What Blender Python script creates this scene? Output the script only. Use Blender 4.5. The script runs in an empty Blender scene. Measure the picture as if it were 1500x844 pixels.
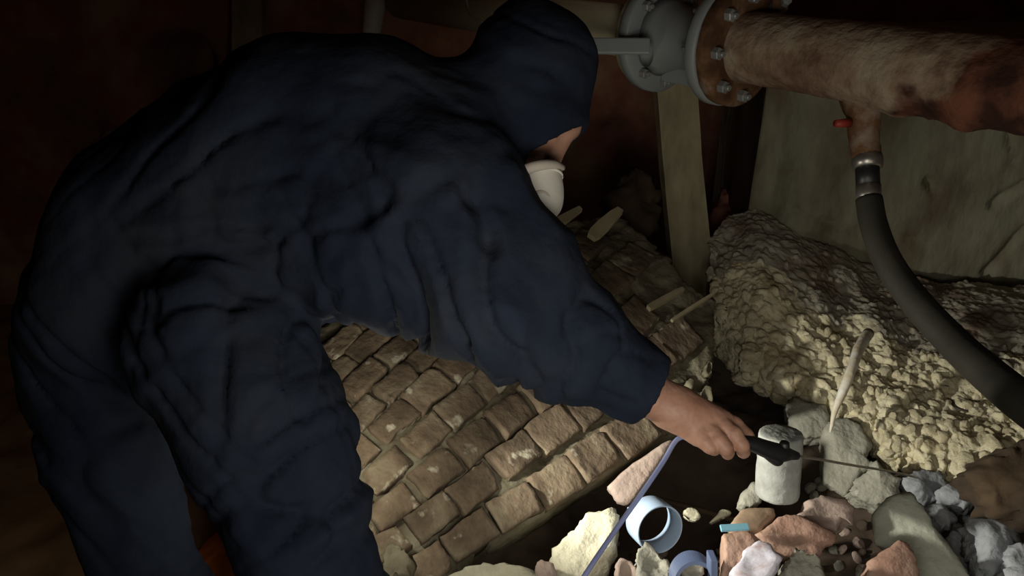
import bpy, bmesh, math, random
import numpy as np
from mathutils import Vector, Matrix
random.seed(7); RNG = np.random.RandomState(7)
C = bpy.context.scene.collection

# ---------------------------------------------------------------- camera
FPX = 1090.0; PITCH = math.radians(25.5); CAMZ = 1.45
cam = bpy.data.cameras.new('camera'); camo = bpy.data.objects.new('camera', cam); C.objects.link(camo)
cam.sensor_width = 36; cam.lens = 36*FPX/1500; cam.clip_start = 0.02
camo.location = (0, 0, CAMZ); camo.rotation_euler = (math.pi/2-PITCH, 0, 0)
bpy.context.scene.camera = camo
CP = np.array([0, 0, CAMZ]); FW = np.array([0, math.cos(PITCH), -math.sin(PITCH)])
UP = np.array([0, math.sin(PITCH), math.cos(PITCH)]); RT = np.array([1., 0, 0])
def W(px, py, d):                       # photo pixel + depth in metres -> world point
    return CP + RT*((px-750)/FPX*d) + UP*((422-py)/FPX*d) + FW*d
def CV(x, y, z):                        # direction: right, up, away -> world
    v = RT*x + UP*y + FW*z; return v/np.linalg.norm(v)
def hit(px, py, P, n):                  # pixel ray met with a plane
    r = W(px, py, 1.0)-CP; return CP + r*(np.dot(P-CP, n)/np.dot(r, n))
def project(p):
    q = np.asarray(p)-CP; d = q@FW
    return 750+FPX*(q@RT)/d, 422-FPX*(q@UP)/d

# ---------------------------------------------------------------- world, lamps, exposure
vs = bpy.context.scene.view_settings
vs.view_transform = 'Standard'; vs.look = 'None'; vs.exposure = 0.0; vs.gamma = 1.0
try: vs.use_curve_mapping = False
except Exception: pass
wd = bpy.data.worlds.new('world'); bpy.context.scene.world = wd; wd.use_nodes = True
wd.node_tree.nodes['Background'].inputs[0].default_value = (0.55, 0.7, 1, 1)
wd.node_tree.nodes['Background'].inputs[1].default_value = 0.004
def lamp(name, kind, loc, energy, col, size, target=None, cone=60, blend=0.5):
    l = bpy.data.lights.new(name, kind); l.energy = energy; l.color = col
    o = bpy.data.objects.new(name, l); C.objects.link(o); o.location = loc
    if kind in ('POINT', 'SPOT'): l.shadow_soft_size = size
    else: l.size = size
    if target is not None:
        o.rotation_euler = (Vector(target)-Vector(loc)).to_track_quat('-Z', 'Y').to_euler()
    if kind == 'SPOT': l.spot_size = math.radians(cone); l.spot_blend = blend
    return o
# torch in the bent person's far hand, behind the thigh, shining under the arm over bricks and rubble
lamp('torch_light', 'SPOT', W(482, 640, 1.175), 40.0, (1.0, .98, .88), 0.02, W(1370, 650, 1.48), 66, 1.0)
lamp('brick_fill', 'POINT', W(484, 640, 1.18), 1.7, (1.0, .94, .78), 0.03)  # added point light beside the torch, evens out the left bricks
# added low area fill without a real source: lights coveralls, pipes and walls weakly
lamp('low_fill', 'AREA', W(1000, 1050, 0.40), 3.0, (1.0, .97, .88), 0.35, W(720, 330, 1.3))
# added soft area fill behind the camera, in place of cellar bounce
lamp('rear_fill', 'AREA', (0.45, -0.5, 0.85), 3.3, (1.0, .94, .80), 0.9, W(1000, 300, 2.0))

# ---------------------------------------------------------------- noise and meshing helpers
def _h(ix, iy, iz, seed):
    n = (ix.astype(np.int64)*73856093) ^ (iy.astype(np.int64)*19349663) ^ (iz.astype(np.int64)*83492791) ^ (seed*2654435761)
    n = (n ^ (n >> 13))*1274126177; n = n & 0x7fffffff; n = (n ^ (n >> 16)) & 0xffff
    return n/65535.0
def vnoise(p, seed=0):                  # value noise, -1..1
    p = np.asarray(p, float); i = np.floor(p).astype(np.int64); f = p-i; f = f*f*(3-2*f); r = 0
    for a in (0, 1):
        for b in (0, 1):
            for c in (0, 1):
                w = (f[:, 0] if a else 1-f[:, 0])*(f[:, 1] if b else 1-f[:, 1])*(f[:, 2] if c else 1-f[:, 2])
                r = r + w*_h(i[:, 0]+a, i[:, 1]+b, i[:, 2]+c, seed)
    return r*2-1
def fbm(p, seed=0, o=3):
    r = 0; a = 1; s = 0
    for k in range(o): r = r+a*vnoise(p*2.03**k, seed+k); s += a; a *= .5
    return r/s
def lumps(p, seed=0):                   # cellular lumps: 1 at cell centres, 0 at borders
    p = np.asarray(p, float); i = np.floor(p).astype(np.int64)
    d1 = np.full(len(p), 9.); d2 = np.full(len(p), 9.); hh = np.zeros(len(p))
    for a in (-1, 0, 1):
        for b in (-1, 0, 1):
            for c in (-1, 0, 1):
                ix, iy, iz = i[:, 0]+a, i[:, 1]+b, i[:, 2]+c
                q = np.stack([ix+_h(ix, iy, iz, seed+1), iy+_h(ix, iy, iz, seed+2), iz+_h(ix, iy, iz, seed+3)], 1)
                d = np.linalg.norm(q-p, axis=1); k = _h(ix, iy, iz, seed+4)
                nw = d < d1; d2 = np.where(nw, d1, np.minimum(d2, d)); hh = np.where(nw, k, hh); d1 = np.where(nw, d, d1)
    return np.clip((d2-d1)*2.2, 0, 1)**.5, hh

def mesh_obj(name, verts, faces, mat, parent=None, smooth=True, origin=None):
    verts = np.asarray(verts, float)
    if origin is None:
        if parent is None: origin = np.array([verts[:, 0].mean(), verts[:, 1].mean(), verts[:, 2].min()])
        else: origin = np.zeros(3)
    origin = np.asarray(origin, float)
    me = bpy.data.meshes.new(name); me.from_pydata((verts-origin).tolist(), [], [list(map(int, f)) for f in faces]); me.update()
    if smooth: me.polygons.foreach_set('use_smooth', [True]*len(me.polygons))
    if mat: me.materials.append(mat)
    o = bpy.data.objects.new(name, me); C.objects.link(o); o.location = origin
    if parent is not None:
        o.parent = parent; o.location = origin-np.array(world_of(parent))
    return o
def world_of(o):
    v = Vector(o.location)
    while o.parent: o = o.parent; v = v+Vector(o.location)
    return v
def tag(o, label=None, cat=None, group=None, kind=None):
    if label: o['label'] = label
    if cat: o['category'] = cat
    if group: o['group'] = group
    if kind: o['kind'] = kind
    return o
def thing(name, loc, label, cat, group=None):
    o = bpy.data.objects.new(name, None); C.objects.link(o); o.location = loc; o.empty_display_size = .05
    return tag(o, label, cat, group)

def tube(pts, radii, n=14, caps=True, sub=6, spl=True):
    pts = [np.asarray(p, float) for p in pts]
    if np.isscalar(radii): radii = [radii]*len(pts)
    if spl and len(pts) > 2:            # catmull-rom
        P = [2*pts[0]-pts[1]]+pts+[2*pts[-1]-pts[-2]]; R = [radii[0]]+list(radii)+[radii[-1]]
        out = []; ro = []
        for k in range(1, len(P)-2):
            for s in range(sub):
                t = s/sub
                out.append(.5*((2*P[k])+(P[k+1]-P[k-1])*t+(2*P[k-1]-5*P[k]+4*P[k+1]-P[k+2])*t*t+(3*P[k]-P[k-1]-3*P[k+1]+P[k+2])*t**3))
                ro.append(R[k]+(R[k+1]-R[k])*t)
        out.append(pts[-1]); ro.append(radii[-1]); pts, radii = out, ro
    V = []; F = []; ref = np.array([.13, .27, .95]); T0 = None
    for k, p in enumerate(pts):
        t = pts[min(k+1, len(pts)-1)]-pts[max(k-1, 0)]; t = t/(np.linalg.norm(t)+1e-9)
        if T0 is None:
            a = np.cross(t, ref); a /= np.linalg.norm(a)
        else:
            a = a-t*np.dot(a, t); a /= np.linalg.norm(a)
        T0 = t; b = np.cross(t, a)
        for j in range(n):
            g = 2*math.pi*j/n; V.append(p+radii[k]*(a*math.cos(g)+b*math.sin(g)))
    m = len(pts)
    for k in range(m-1):
        for j in range(n):
            F.append((k*n+j, k*n+(j+1) % n, (k+1)*n+(j+1) % n, (k+1)*n+j))
    if caps: F.append(tuple(range(n-1, -1, -1))); F.append(tuple((m-1)*n+j for j in range(n)))
    return np.array(V), F
def lathe(prof, P, ax, n=40, close=False):      # profile of (distance along axis, radius)
    ax = np.asarray(ax, float); ax /= np.linalg.norm(ax); a = np.cross(ax, [.1, .2, .97]); a /= np.linalg.norm(a); b = np.cross(ax, a)
    V = []; F = []
    for (t, r) in prof:
        for j in range(n):
            g = 2*math.pi*j/n; V.append(P+ax*t+r*(a*math.cos(g)+b*math.sin(g)))
    m = len(prof)
    for k in range(m-1+(1 if close else 0)):
        k2 = (k+1) % m
        for j in range(n): F.append((k*n+j, k*n+(j+1) % n, k2*n+(j+1) % n, k2*n+j))
    if not close: F.append(tuple(range(n-1, -1, -1))); F.append(tuple((m-1)*n+j for j in range(n)))
    return np.array(V), F
def join(*vf):
    V = []; F = []; o = 0
    for v, f in vf:
        V.append(np.asarray(v)); F += [tuple(i+o for i in q) for q in f]; o += len(v)
    return np.vstack(V), F
def grid_faces(nu, nv, off=0):
    return [(off+i*nv+j, off+i*nv+j+1, off+(i+1)*nv+j+1, off+(i+1)*nv+j) for i in range(nu-1) for j in range(nv-1)]
def vnormals(V, F):
    N = np.zeros_like(V); Q = np.array([f for f in F if len(f) == 4])
    n = np.cross(V[Q[:, 2]]-V[Q[:, 0]], V[Q[:, 3]]-V[Q[:, 1]])
    for k in range(4): np.add.at(N, Q[:, k], n)
    return N/(np.linalg.norm(N, axis=1, keepdims=True)+1e-12)
def box_vf(c, ex, ey, ez):              # box from centre and three half-extent vectors
    c, ex, ey, ez = map(np.asarray, (c, ex, ey, ez)); V = [c+a*ex+b*ey+d*ez for a in (-1, 1) for b in (-1, 1) for d in (-1, 1)]
    return np.array(V), [(0, 1, 3, 2), (4, 6, 7, 5), (0, 4, 5, 1), (2, 3, 7, 6), (0, 2, 6, 4), (1, 5, 7, 3)]
def bevel_obj(o, w, seg=2):
    m = o.modifiers.new('bevel', 'BEVEL'); m.width = w; m.segments = seg; m.limit_method = 'ANGLE'; return o

def surface_nets(fn, lo, hi, h):
    lo = np.asarray(lo, float); n = np.ceil((np.asarray(hi)-lo)/h).astype(int)+1
    X, Y, Z = [lo[k]+h*np.arange(n[k]) for k in range(3)]
    S = np.empty(n, np.float32)
    for i0 in range(0, n[0], 24):
        x = X[i0:i0+24]; G = np.stack(np.meshgrid(x, Y, Z, indexing='ij'), -1).reshape(-1, 3).astype(np.float32)
        S[i0:i0+24] = fn(G).reshape(len(x), n[1], n[2])
    ins = S < 0
    c = np.zeros(n-1, int)
    for a in (0, 1):
        for b in (0, 1):
            for d in (0, 1): c += ins[a:n[0]-1+a, b:n[1]-1+b, d:n[2]-1+d]
    act = (c > 0) & (c < 8); idx = np.argwhere(act); num = np.full(act.shape, -1, int); num[act] = np.arange(len(idx))
    acc = np.zeros((len(idx), 3)); cnt = np.zeros(len(idx))
    cor = [(a, b, d) for a in (0, 1) for b in (0, 1) for d in (0, 1)]
    for A in cor:
        for k in range(3):
            if A[k] == 1: continue
            B = list(A); B[k] = 1; B = tuple(B)
            sa = S[idx[:, 0]+A[0], idx[:, 1]+A[1], idx[:, 2]+A[2]]; sb = S[idx[:, 0]+B[0], idx[:, 1]+B[1], idx[:, 2]+B[2]]
            m = (sa < 0) != (sb < 0); t = np.where(m, sa/(sa-sb+1e-20), 0)
            p = np.tile(np.array(A, float), (len(idx), 1)); p[:, k] += t
            acc[m] += p[m]; cnt[m] += 1
    V = lo+h*(idx+acc/cnt[:, None]); F = []
    for k in range(3):
        u, v = (k+1) % 3, (k+2) % 3
        sl1 = [slice(None)]*3; sl2 = [slice(None)]*3; sl1[k] = slice(0, n[k]-1); sl2[k] = slice(1, n[k])
        ch = ins[tuple(sl1)] != ins[tuple(sl2)]; E = np.argwhere(ch)
        E = E[(E[:, u] > 0) & (E[:, v] > 0) & (E[:, u] < n[u]-1) & (E[:, v] < n[v]-1)]
        def cell(du, dv):
            q = E.copy(); q[:, u] -= du; q[:, v] -= dv; return num[q[:, 0], q[:, 1], q[:, 2]]
        Q = np.stack([cell(1, 1), cell(0, 1), cell(0, 0), cell(1, 0)], 1)
        flip = ~ins[E[:, 0], E[:, 1], E[:, 2]]; Q[flip] = Q[flip][:, ::-1]; F.append(Q)
    return V, np.vstack(F)
def rc(P, a, b, ra, rb):                # tapered capsule distance
    a = np.asarray(a, np.float32); b = np.asarray(b, np.float32); ab = b-a
    t = np.clip(((P-a)@ab)/(ab@ab+1e-12), 0, 1); q = P-a-t[:, None]*ab
    return np.sqrt((q*q).sum(1))-(ra+(rb-ra)*t)
def smin(a, b, k):
    h = np.clip(.5+.5*(b-a)/k, 0, 1); return b+(a-b)*h-k*h*(1-h)
def chain(P, pts, k=.03):
    d = None
    for a, b in zip(pts[:-1], pts[1:]):
        e = rc(P, a[0], b[0], a[1], b[1]); d = e if d is None else smin(d, e, k)
    return d

# ---------------------------------------------------------------- materials
def mat(name, cols, scale=6, rough=.85, bump=.3, bscale=40, rand=0, stretch=(1, 1, 1), metal=0, spec=.3, mid=(.35, .65), dist=.004, noise_d=6, second=None):
    m = bpy.data.materials.new(name); m.use_nodes = True; nt = m.node_tree; N = nt.nodes; L = nt.links
    b = N['Principled BSDF']; b.inputs['Roughness'].default_value = rough; b.inputs['Metallic'].default_value = metal
    b.inputs['Specular IOR Level'].default_value = spec
    tc = N.new('ShaderNodeTexCoord'); mp = N.new('ShaderNodeMapping'); mp.inputs['Scale'].default_value = stretch
    L.new(tc.outputs['Object'], mp.inputs['Vector']); vec = mp.outputs['Vector']
    if rand:
        oi = N.new('ShaderNodeObjectInfo'); va = N.new('ShaderNodeVectorMath'); va.operation = 'ADD'
        ml = N.new('ShaderNodeMath'); ml.operation = 'MULTIPLY'; ml.inputs[1].default_value = 37
        L.new(oi.outputs['Random'], ml.inputs[0]); L.new(vec, va.inputs[0]); L.new(ml.outputs[0], va.inputs[1]); vec = va.outputs[0]
    nz = N.new('ShaderNodeTexNoise'); nz.inputs['Scale'].default_value = scale; nz.inputs['Detail'].default_value = noise_d; nz.inputs['Roughness'].default_value = .6
    L.new(vec, nz.inputs['Vector'])
    cr = N.new('ShaderNodeValToRGB'); el = cr.color_ramp.elements
    lo, hi = mid
    for k in range(len(cols)):
        pos = lo+(hi-lo)*k/max(1, len(cols)-1)
        e = el[k] if k < 2 else el.new(pos)
        e.position = pos; e.color = (*cols[k], 1)
    L.new(nz.outputs['Fac'], cr.inputs['Fac']); out = cr.outputs['Color']
    if second:                          # fine speckle of another colour
        n2 = N.new('ShaderNodeTexNoise'); n2.inputs['Scale'].default_value = second[1]; n2.inputs['Detail'].default_value = 4; L.new(vec, n2.inputs['Vector'])
        r2 = N.new('ShaderNodeValToRGB'); r2.color_ramp.elements[0].position = second[2]; r2.color_ramp.elements[1].position = second[2]+.08
        L.new(n2.outputs['Fac'], r2.inputs['Fac']); mx = N.new('ShaderNodeMix'); mx.data_type = 'RGBA'
        L.new(r2.outputs['Color'], mx.inputs['Factor']); L.new(out, mx.inputs['A']); mx.inputs['B'].default_value = (*second[0], 1); out = mx.outputs['Result']
    if rand:
        hs = N.new('ShaderNodeHueSaturation'); mr = N.new('ShaderNodeMapRange'); mr.inputs['To Min'].default_value = 1-rand; mr.inputs['To Max'].default_value = 1+rand
        L.new(oi.outputs['Random'], mr.inputs['Value']); L.new(mr.outputs[0], hs.inputs['Value']); L.new(out, hs.inputs['Color']); out = hs.outputs['Color']
    L.new(out, b.inputs['Base Color'])
    if bump:
        nb = N.new('ShaderNodeTexNoise'); nb.inputs['Scale'].default_value = bscale; nb.inputs['Detail'].default_value = 8; L.new(vec, nb.inputs['Vector'])
        bp = N.new('ShaderNodeBump'); bp.inputs['Strength'].default_value = bump; bp.inputs['Distance'].default_value = dist
        L.new(nb.outputs['Fac'], bp.inputs['Height']); L.new(bp.outputs['Normal'], b.inputs['Normal'])
    return m
M = {}
M['fabric'] = mat('navy_fabric', [(.007, .010, .020), (.013, .0175, .029), (.022, .0255, .034)], 5, .9, .4, 50, spec=.12, mid=(.3, .7), dist=.006)
M['skin'] = mat('skin', [(.30, .15, .10), (.40, .22, .15)], 18, .5, .15, 90, spec=.35)
M['mask'] = mat('mask_white', [(.62, .58, .50), (.72, .68, .60)], 20, .8, .15, 120)
M['mask_valve'] = mat('mask_valve', [(.45, .40, .34), (.52, .46, .38)], 20, .6, 0)
M['brick'] = mat('old_brick', [(.085, .062, .040), (.155, .112, .072), (.235, .19, .125)], 12, .9, .8, 55, rand=.2, dist=.008, second=((.42, .38, .28), 26, .62))
M['mortar_bed'] = mat('lime_mortar', [(.09, .072, .048), (.16, .14, .09), (.24, .215, .15)], 10, .95, .6, 50, dist=.012)
M['pale'] = mat('pale_mortar', [(.46, .43, .30), (.62, .58, .43)], 12, .95, .5, 70, rand=.08, dist=.012)
M['grey'] = mat('grey_mortar', [(.27, .26, .21), (.40, .385, .31)], 12, .95, .5, 70, rand=.1, second=((.5, .5, .44), 40, .66), dist=.012)
M['green'] = mat('greenish_concrete', [(.36, .37, .30), (.46, .46, .37)], 10, .95, .4, 60, dist=.012)
M['red'] = mat('red_brick', [(.36, .20, .145), (.47, .31, .23)], 12, .9, .4, 60, rand=.08, second=((.12, .08, .07), 30, .70), dist=.012)
M['tan'] = mat('tan_tile', [(.34, .23, .15), (.46, .33, .22)], 12, .9, .3, 60, rand=.1)
M['pink'] = mat('pinkish_stone', [(.33, .25, .21), (.42, .32, .26)], 12, .9, .4, 60, rand=.1, dist=.012)
M['white_brick'] = mat('whitewashed_brick', [(.45, .27, .24), (.72, .66, .70), (.85, .82, .92)], 16, .8, .5, 60, stretch=(1, 2.2, 1), mid=(.3, .52))
M['shade_blue'] = mat('shade_tinted_rubble', [(.26, .27, .28), (.42, .43, .45)], 14, .95, .5, 60, rand=.12, dist=.012)  # bluish tint of the shaded right side put into the colour
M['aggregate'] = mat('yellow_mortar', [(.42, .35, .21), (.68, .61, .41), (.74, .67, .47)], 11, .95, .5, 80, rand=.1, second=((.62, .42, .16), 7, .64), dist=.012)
M['dust'] = mat('darker_concrete', [(.20, .14, .10), (.33, .30, .23), (.42, .39, .30)], 7, .95, .5, 60, dist=.012)
M['soil'] = mat('dark_soil', [(.055, .038, .026), (.085, .06, .042)], 14, .95, .6, 50)
M['footing'] = mat('brown_footing', [(.065, .05, .036), (.09, .07, .05)], 5, .95, .2, 50)
M['floor'] = mat('brown_ground', [(.22, .13, .06), (.36, .22, .11)], 5, .95, .5, 30)
M['wall_c'] = mat('rendered_wall', [(.13, .095, .06), (.20, .18, .12), (.27, .255, .18)], 4.0, .95, .5, 26, stretch=(1.8, 1.8, .8), mid=(.36, .64), dist=.008)
M['wall_r'] = mat('dark_red_wall', [(.07, .045, .03), (.30, .12, .08), (.42, .28, .15)], 3.0, .95, .6, 18, mid=(.32, .68))
M['timber'] = mat('timber', [(.22, .185, .11), (.33, .285, .175)], 8, .85, .3, 30, stretch=(3, 3, .5))
M['splinter'] = mat('splinter', [(.24, .20, .12), (.34, .29, .18)], 10, .85, .3, 40, rand=.12)
M['fl_grey'] = mat('grey_painted_iron', [(.21, .225, .225), (.25, .265, .262)], 6, .5, .08, 40, spec=.5)
M['bolt'] = mat('zinc_bolt', [(.20, .20, .19), (.27, .27, .25)], 20, .35, 0, metal=.2, spec=.5)
M['rust_fl'] = mat('rusty_flange', [(.07, .032, .014), (.15, .075, .034), (.27, .20, .15)], 14, .9, .7, 40, mid=(.38, .66))
M['cream'] = mat('cream_pipe', [(.38, .33, .22), (.46, .41, .28)], 4, .6, .05, 40)
M['black'] = mat('black_rubber', [(.012, .012, .012), (.018, .018, .018)], 10, .45, .05, 80, spec=.5)
M['hose'] = mat('dark_hose', [(.015, .013, .009), (.028, .024, .017)], 9, .75, .15, 90)
M['steel'] = mat('worn_steel', [(.28, .25, .21), (.45, .42, .38)], 20, .35, .1, 60, metal=.8)
M['blue'] = mat('blue_cable', [(.17, .19, .34), (.22, .25, .42)], 10, .5, 0)
M['ltblue'] = mat('pale_blue_plastic', [(.36, .47, .62), (.42, .54, .70)], 5, .45, .03, 50, spec=.5)
M['dkblue'] = mat('greyblue_plastic', [(.10, .13, .22), (.14, .18, .30)], 8, .5, .05, 50)
M['cyan'] = mat('cyan_plastic', [(.22, .50, .62), (.28, .56, .68)], 8, .5, 0)
M['core'] = mat('concrete_core', [(.28, .28, .25), (.46, .47, .43)], 16, .75, .6, 80, second=((.70, .62, .24), 9, .67))
M['calcite'] = mat('calcite', [(.52, .42, .26), (.72, .70, .62)], 18, .5, .3, 60, stretch=(2, 2, .5), spec=.5)
M['orange'] = mat('orange_cloth', [(.75, .20, .02), (.85, .26, .03)], 9, .8, .3, 40)
M['redp'] = mat('red_paint', [(.28, .035, .022), (.34, .045, .03)], 9, .5, 0)
M['white'] = mat('white_plastic', [(.55, .52, .46), (.62, .58, .52)], 9, .5, 0)
M['eye'] = mat('eye', [(.10, .07, .06), (.14, .10, .08)], 9, .4, 0)
M['boot'] = mat('boot_rubber', [(.02, .018, .016), (.035, .03, .027)], 9, .7, .2, 50)
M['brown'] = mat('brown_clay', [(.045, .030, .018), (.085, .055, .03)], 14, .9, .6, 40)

def rust_pipe_material(P0, ax):         # rust patches sit at real places along the pipe
    m = mat('rusty_painted_pipe', [(.14, .075, .045), (.25, .17, .11), (.33, .27, .185)], 8, .88, .9, 38, mid=(.38, .62), dist=.01)
    nt = m.node_tree; N = nt.nodes; L = nt.links; b = N['Principled BSDF']; src = b.inputs['Base Color'].links[0].from_socket
    tc = N.new('ShaderNodeTexCoord'); dt = N.new('ShaderNodeVectorMath'); dt.operation = 'DOT_PRODUCT'; dt.inputs[1].default_value = ax
    L.new(tc.outputs['Object'], dt.inputs[0])
    nz = N.new('ShaderNodeTexNoise'); nz.inputs['Scale'].default_value = 11; nz.inputs['Detail'].default_value = 7; L.new(tc.outputs['Object'], nz.inputs['Vector'])
    m1 = N.new('ShaderNodeMath'); m1.operation = 'MULTIPLY_ADD'; m1.inputs[1].default_value = .40; L.new(nz.outputs['Fac'], m1.inputs[0]); L.new(dt.outputs['Value'], m1.inputs[2])
    cr = N.new('ShaderNodeValToRGB'); cr.color_ramp.elements[0].position = 0; cr.color_ramp.elements[0].color = (1, 1, 1, 1)
    cr.color_ramp.elements[1].position = 1; cr.color_ramp.elements[1].color = (1, 1, 1, 1)
    mr = N.new('ShaderNodeMapRange'); mr.inputs['From Min'].default_value = .20+.42; mr.inputs['From Max'].default_value = .20+.47; L.new(m1.outputs[0], mr.inputs['Value'])
    n3 = N.new('ShaderNodeTexNoise'); n3.inputs['Scale'].default_value = 15; n3.inputs['Detail'].default_value = 5; L.new(tc.outputs['Object'], n3.inputs['Vector'])
    r3 = N.new('ShaderNodeValToRGB'); e = r3.color_ramp.elements; e[0].position = .42; e[0].color = (.04, .014, .008, 1); e[1].position = .62; e[1].color = (.17, .060, .032, 1)
    L.new(n3.outputs['Fac'], r3.inputs['Fac'])
    mx = N.new('ShaderNodeMix'); mx.data_type = 'RGBA'; L.new(mr.outputs[0], mx.inputs['Factor']); L.new(src, mx.inputs['A']); L.new(r3.outputs['Color'], mx.inputs['B'])
    L.new(mx.outputs['Result'], b.inputs['Base Color'])
    return m

# ================================================================ SETTING
def heightfield(name, x0, x1, y0, y1, res, fn, m, kind='structure'):
    nx = int((x1-x0)/res)+1; ny = int((y1-y0)/res)+1
    X, Y = np.meshgrid(np.linspace(x0, x1, nx), np.linspace(y0, y1, ny), indexing='ij')
    P = np.stack([X.ravel(), Y.ravel(), np.zeros(X.size)], 1); P[:, 2] = fn(P)
    F = [(a, d, c, b) for (a, b, c, d) in grid_faces(nx, ny)]
    o = mesh_obj(name, P, F, m, origin=(0, 0, 0)); o['kind'] = kind; return o
heightfield('floor', -3.2, 3.0, -0.6, 3.2, .035, lambda P: .035*fbm(P*3.1, 3)+.02*fbm(P*11, 5)-.02, M['floor'])
def soil_z(P):
    x, y = P[:, 0], P[:, 1]
    z = .34+.03*fbm(P*6, 11)+.015*fbm(P*22, 12)
    pit = np.exp(-(((x-.33)/.17)**2+((y-1.22)/.17)**2)**1.4); z = z-.20*pit
    z = z+.10*np.clip((x-.62)/.4, 0, 1)
    return z
heightfield('floor_pit', -.12, 1.7, .45, 1.95, .012, soil_z, M['soil'])

# walls: rough vertical sheets with depth
def wall_sheet(name, x0, x1, z0, z1, y, res, fn, m, thick=.15):
    nx = int((x1-x0)/res)+1; nz = int((z1-z0)/res)+1
    X, Z = np.meshgrid(np.linspace(x0, x1, nx), np.linspace(z0, z1, nz), indexing='ij')
    P = np.stack([X.ravel(), np.full(X.size, y), Z.ravel()], 1); P[:, 1] -= fn(P)
    F = grid_faces(nx, nz); B = P.copy(); B[:, 1] = y+thick; n = len(P)
    ring = [i*nz for i in range(nx)]+[(nx-1)*nz+j for j in range(1, nz)]+[i*nz+nz-1 for i in range(nx-2, -1, -1)]+[j for j in range(nz-2, 0, -1)]
    F2 = [(ring[(k+1) % len(ring)], ring[k], ring[k]+n, ring[(k+1) % len(ring)]+n) for k in range(len(ring))]
    o = mesh_obj(name, np.vstack([P, B]), F+F2, m, origin=(0, 0, 0)); o['kind'] = 'structure'; return o
shade_recess = W(262, 112, 2.9); 
def red_wall(P):
    d = .05*fbm(P*2.4, 21)+.028*fbm(P*8, 22)
    k, h = lumps(P*np.array([4.2, 4.2, 6.5]), 23); d = d+.035*k*h
    hx = hit(262, 112, np.array([0, 2.95, 0]), np.array([0, 1., 0]))
    r = np.sqrt(((P[:, 0]-hx[0])/.13)**2+((P[:, 2]-hx[2])/.14)**2); d = d-.5/(1+np.exp((r-1)*14))  # recess added so the wall shows a round dark shadow
    return d
wall_sheet('wall_back', -3.2, 3.0, -.05, 2.6, 2.95, .024, red_wall, M['wall_r'], .6)
V, F = box_vf((-3.2, 1.3, 1.25), (.05, 0, 0), (0, 1.9, 0), (0, 0, 1.3)); tag(mesh_obj('wall_left', V, F, M['wall_r'], smooth=False, origin=(0, 0, 0)), kind='structure')
V, F = box_vf((3.05, 1.3, 1.25), (.05, 0, 0), (0, 1.9, 0), (0, 0, 1.3)); tag(mesh_obj('wall_right', V, F, M['wall_r'], smooth=False, origin=(0, 0, 0)), kind='structure')
V, F = box_vf((0, 1.0, 2.62), (3.2, 0, 0), (0, 2.3, 0), (0, 0, .05)); tag(mesh_obj('ceiling', V, F, M['wall_r'], smooth=False, origin=(0, 0, 0)), kind='structure')
# rendered concrete buttress wall behind the ledge
WY = 1.98
def ren(P):
    d = .018*fbm(P*2.0, 31)+.006*fbm(P*9, 32)
    pj = np.stack(project(P), 1)
    def groove(ax, ay, bx, by, w, dep):
        a = np.array([ax, ay]); ab = np.array([bx-ax, by-ay]); t = np.clip(((pj-a)@ab)/(ab@ab), 0, 1)
        q = np.linalg.norm(pj-a-t[:, None]*ab, axis=1)+4*vnoise(P*20, 33); return dep*np.exp(-(q/w)**2)
    # open joints between the blocks of the wall
    d -= groove(1170, 312, 1245, 338, 3.5, .02)+groove(1245, 338, 1345, 352, 3, .01)+groove(1478, 195, 1482, 235, 3, .02)+groove(1452, 300, 1500, 268, 5, .02)+groove(1445, 400, 1500, 330, 5, .02)+groove(1362, 268, 1366, 276, 6, .03)+groove(1425, 110, 1415, 230, 4, .006)
    d += .05*np.clip((P[:, 0]-1.42)/.3, 0, 1)
    edge = np.clip((P[:, 0]-.74-.05*fbm(P*5, 34))/.07, 0, 1); d -= .10*(1-edge)**2
    return d
wall_sheet('wall_right_rear', .70, 2.4, .25, 1.2, WY, .011, ren, M['wall_c'], .5)

# ledge of crumbling concrete between that wall and the pit
Lp = [(1045, 470, 1.98), (1075, 500, 1.90), (1110, 527, 1.83), (1200, 575, 1.72), (1262, 608, 1.66), (1310, 650, 1.59), (1370, 680, 1.53), (1440, 698, 1.47), (1520, 730, 1.38), (1640, 760, 1.27)]
Bp = [(x_, y_, d_*.925) for x_, y_, d_ in [(1035, 350, 2.28), (1070, 318, 2.36), (1110, 300, 2.38), (1190, 358, 2.36), (1250, 382, 2.34), (1310, 405, 2.32), (1370, 416, 2.30), (1440, 418, 2.29), (1540, 425, 2.26), (1680, 440, 2.22)]]
def poly_interp(A, s):
    A = np.array(A); t = s*(len(A)-1); i = np.clip(t.astype(int), 0, len(A)-2); f = (t-i)[:, None]; return A[i]*(1-f)+A[i+1]*f
ns, nt_ = 300, 260
S_, T_ = np.meshgrid(np.linspace(0, 1, ns), np.linspace(0, 1, nt_), indexing='ij'); S_ = S_.ravel(); T_ = T_.ravel()
Lw = poly_interp([W(*p) for p in Lp], S_); Bw = poly_interp([W(*p) for p in Bp], S_)
tt = np.clip(T_/.70, 0, 1); P = Bw*(1-tt)[:, None]+Lw*tt[:, None]
dirh = (Bw-Lw); dirh[:, 2] = 0; dirh /= np.linalg.norm(dirh, axis=1, keepdims=True)
P[:, 2] += .055*np.sin(np.clip(tt, 0, 1)*math.pi)**.8*np.clip(.5+fbm(np.stack([S_*5, T_*3, S_*0], 1), 41), 0, 1.4)
u_ = np.clip((T_-.70)/.30, 0, 1); P[:, 2] -= .13*u_**.8; P += dirh*(.16*u_**2)[:, None]
P = P-dirh*(.03*np.sin(u_*math.pi))[:, None]
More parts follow.
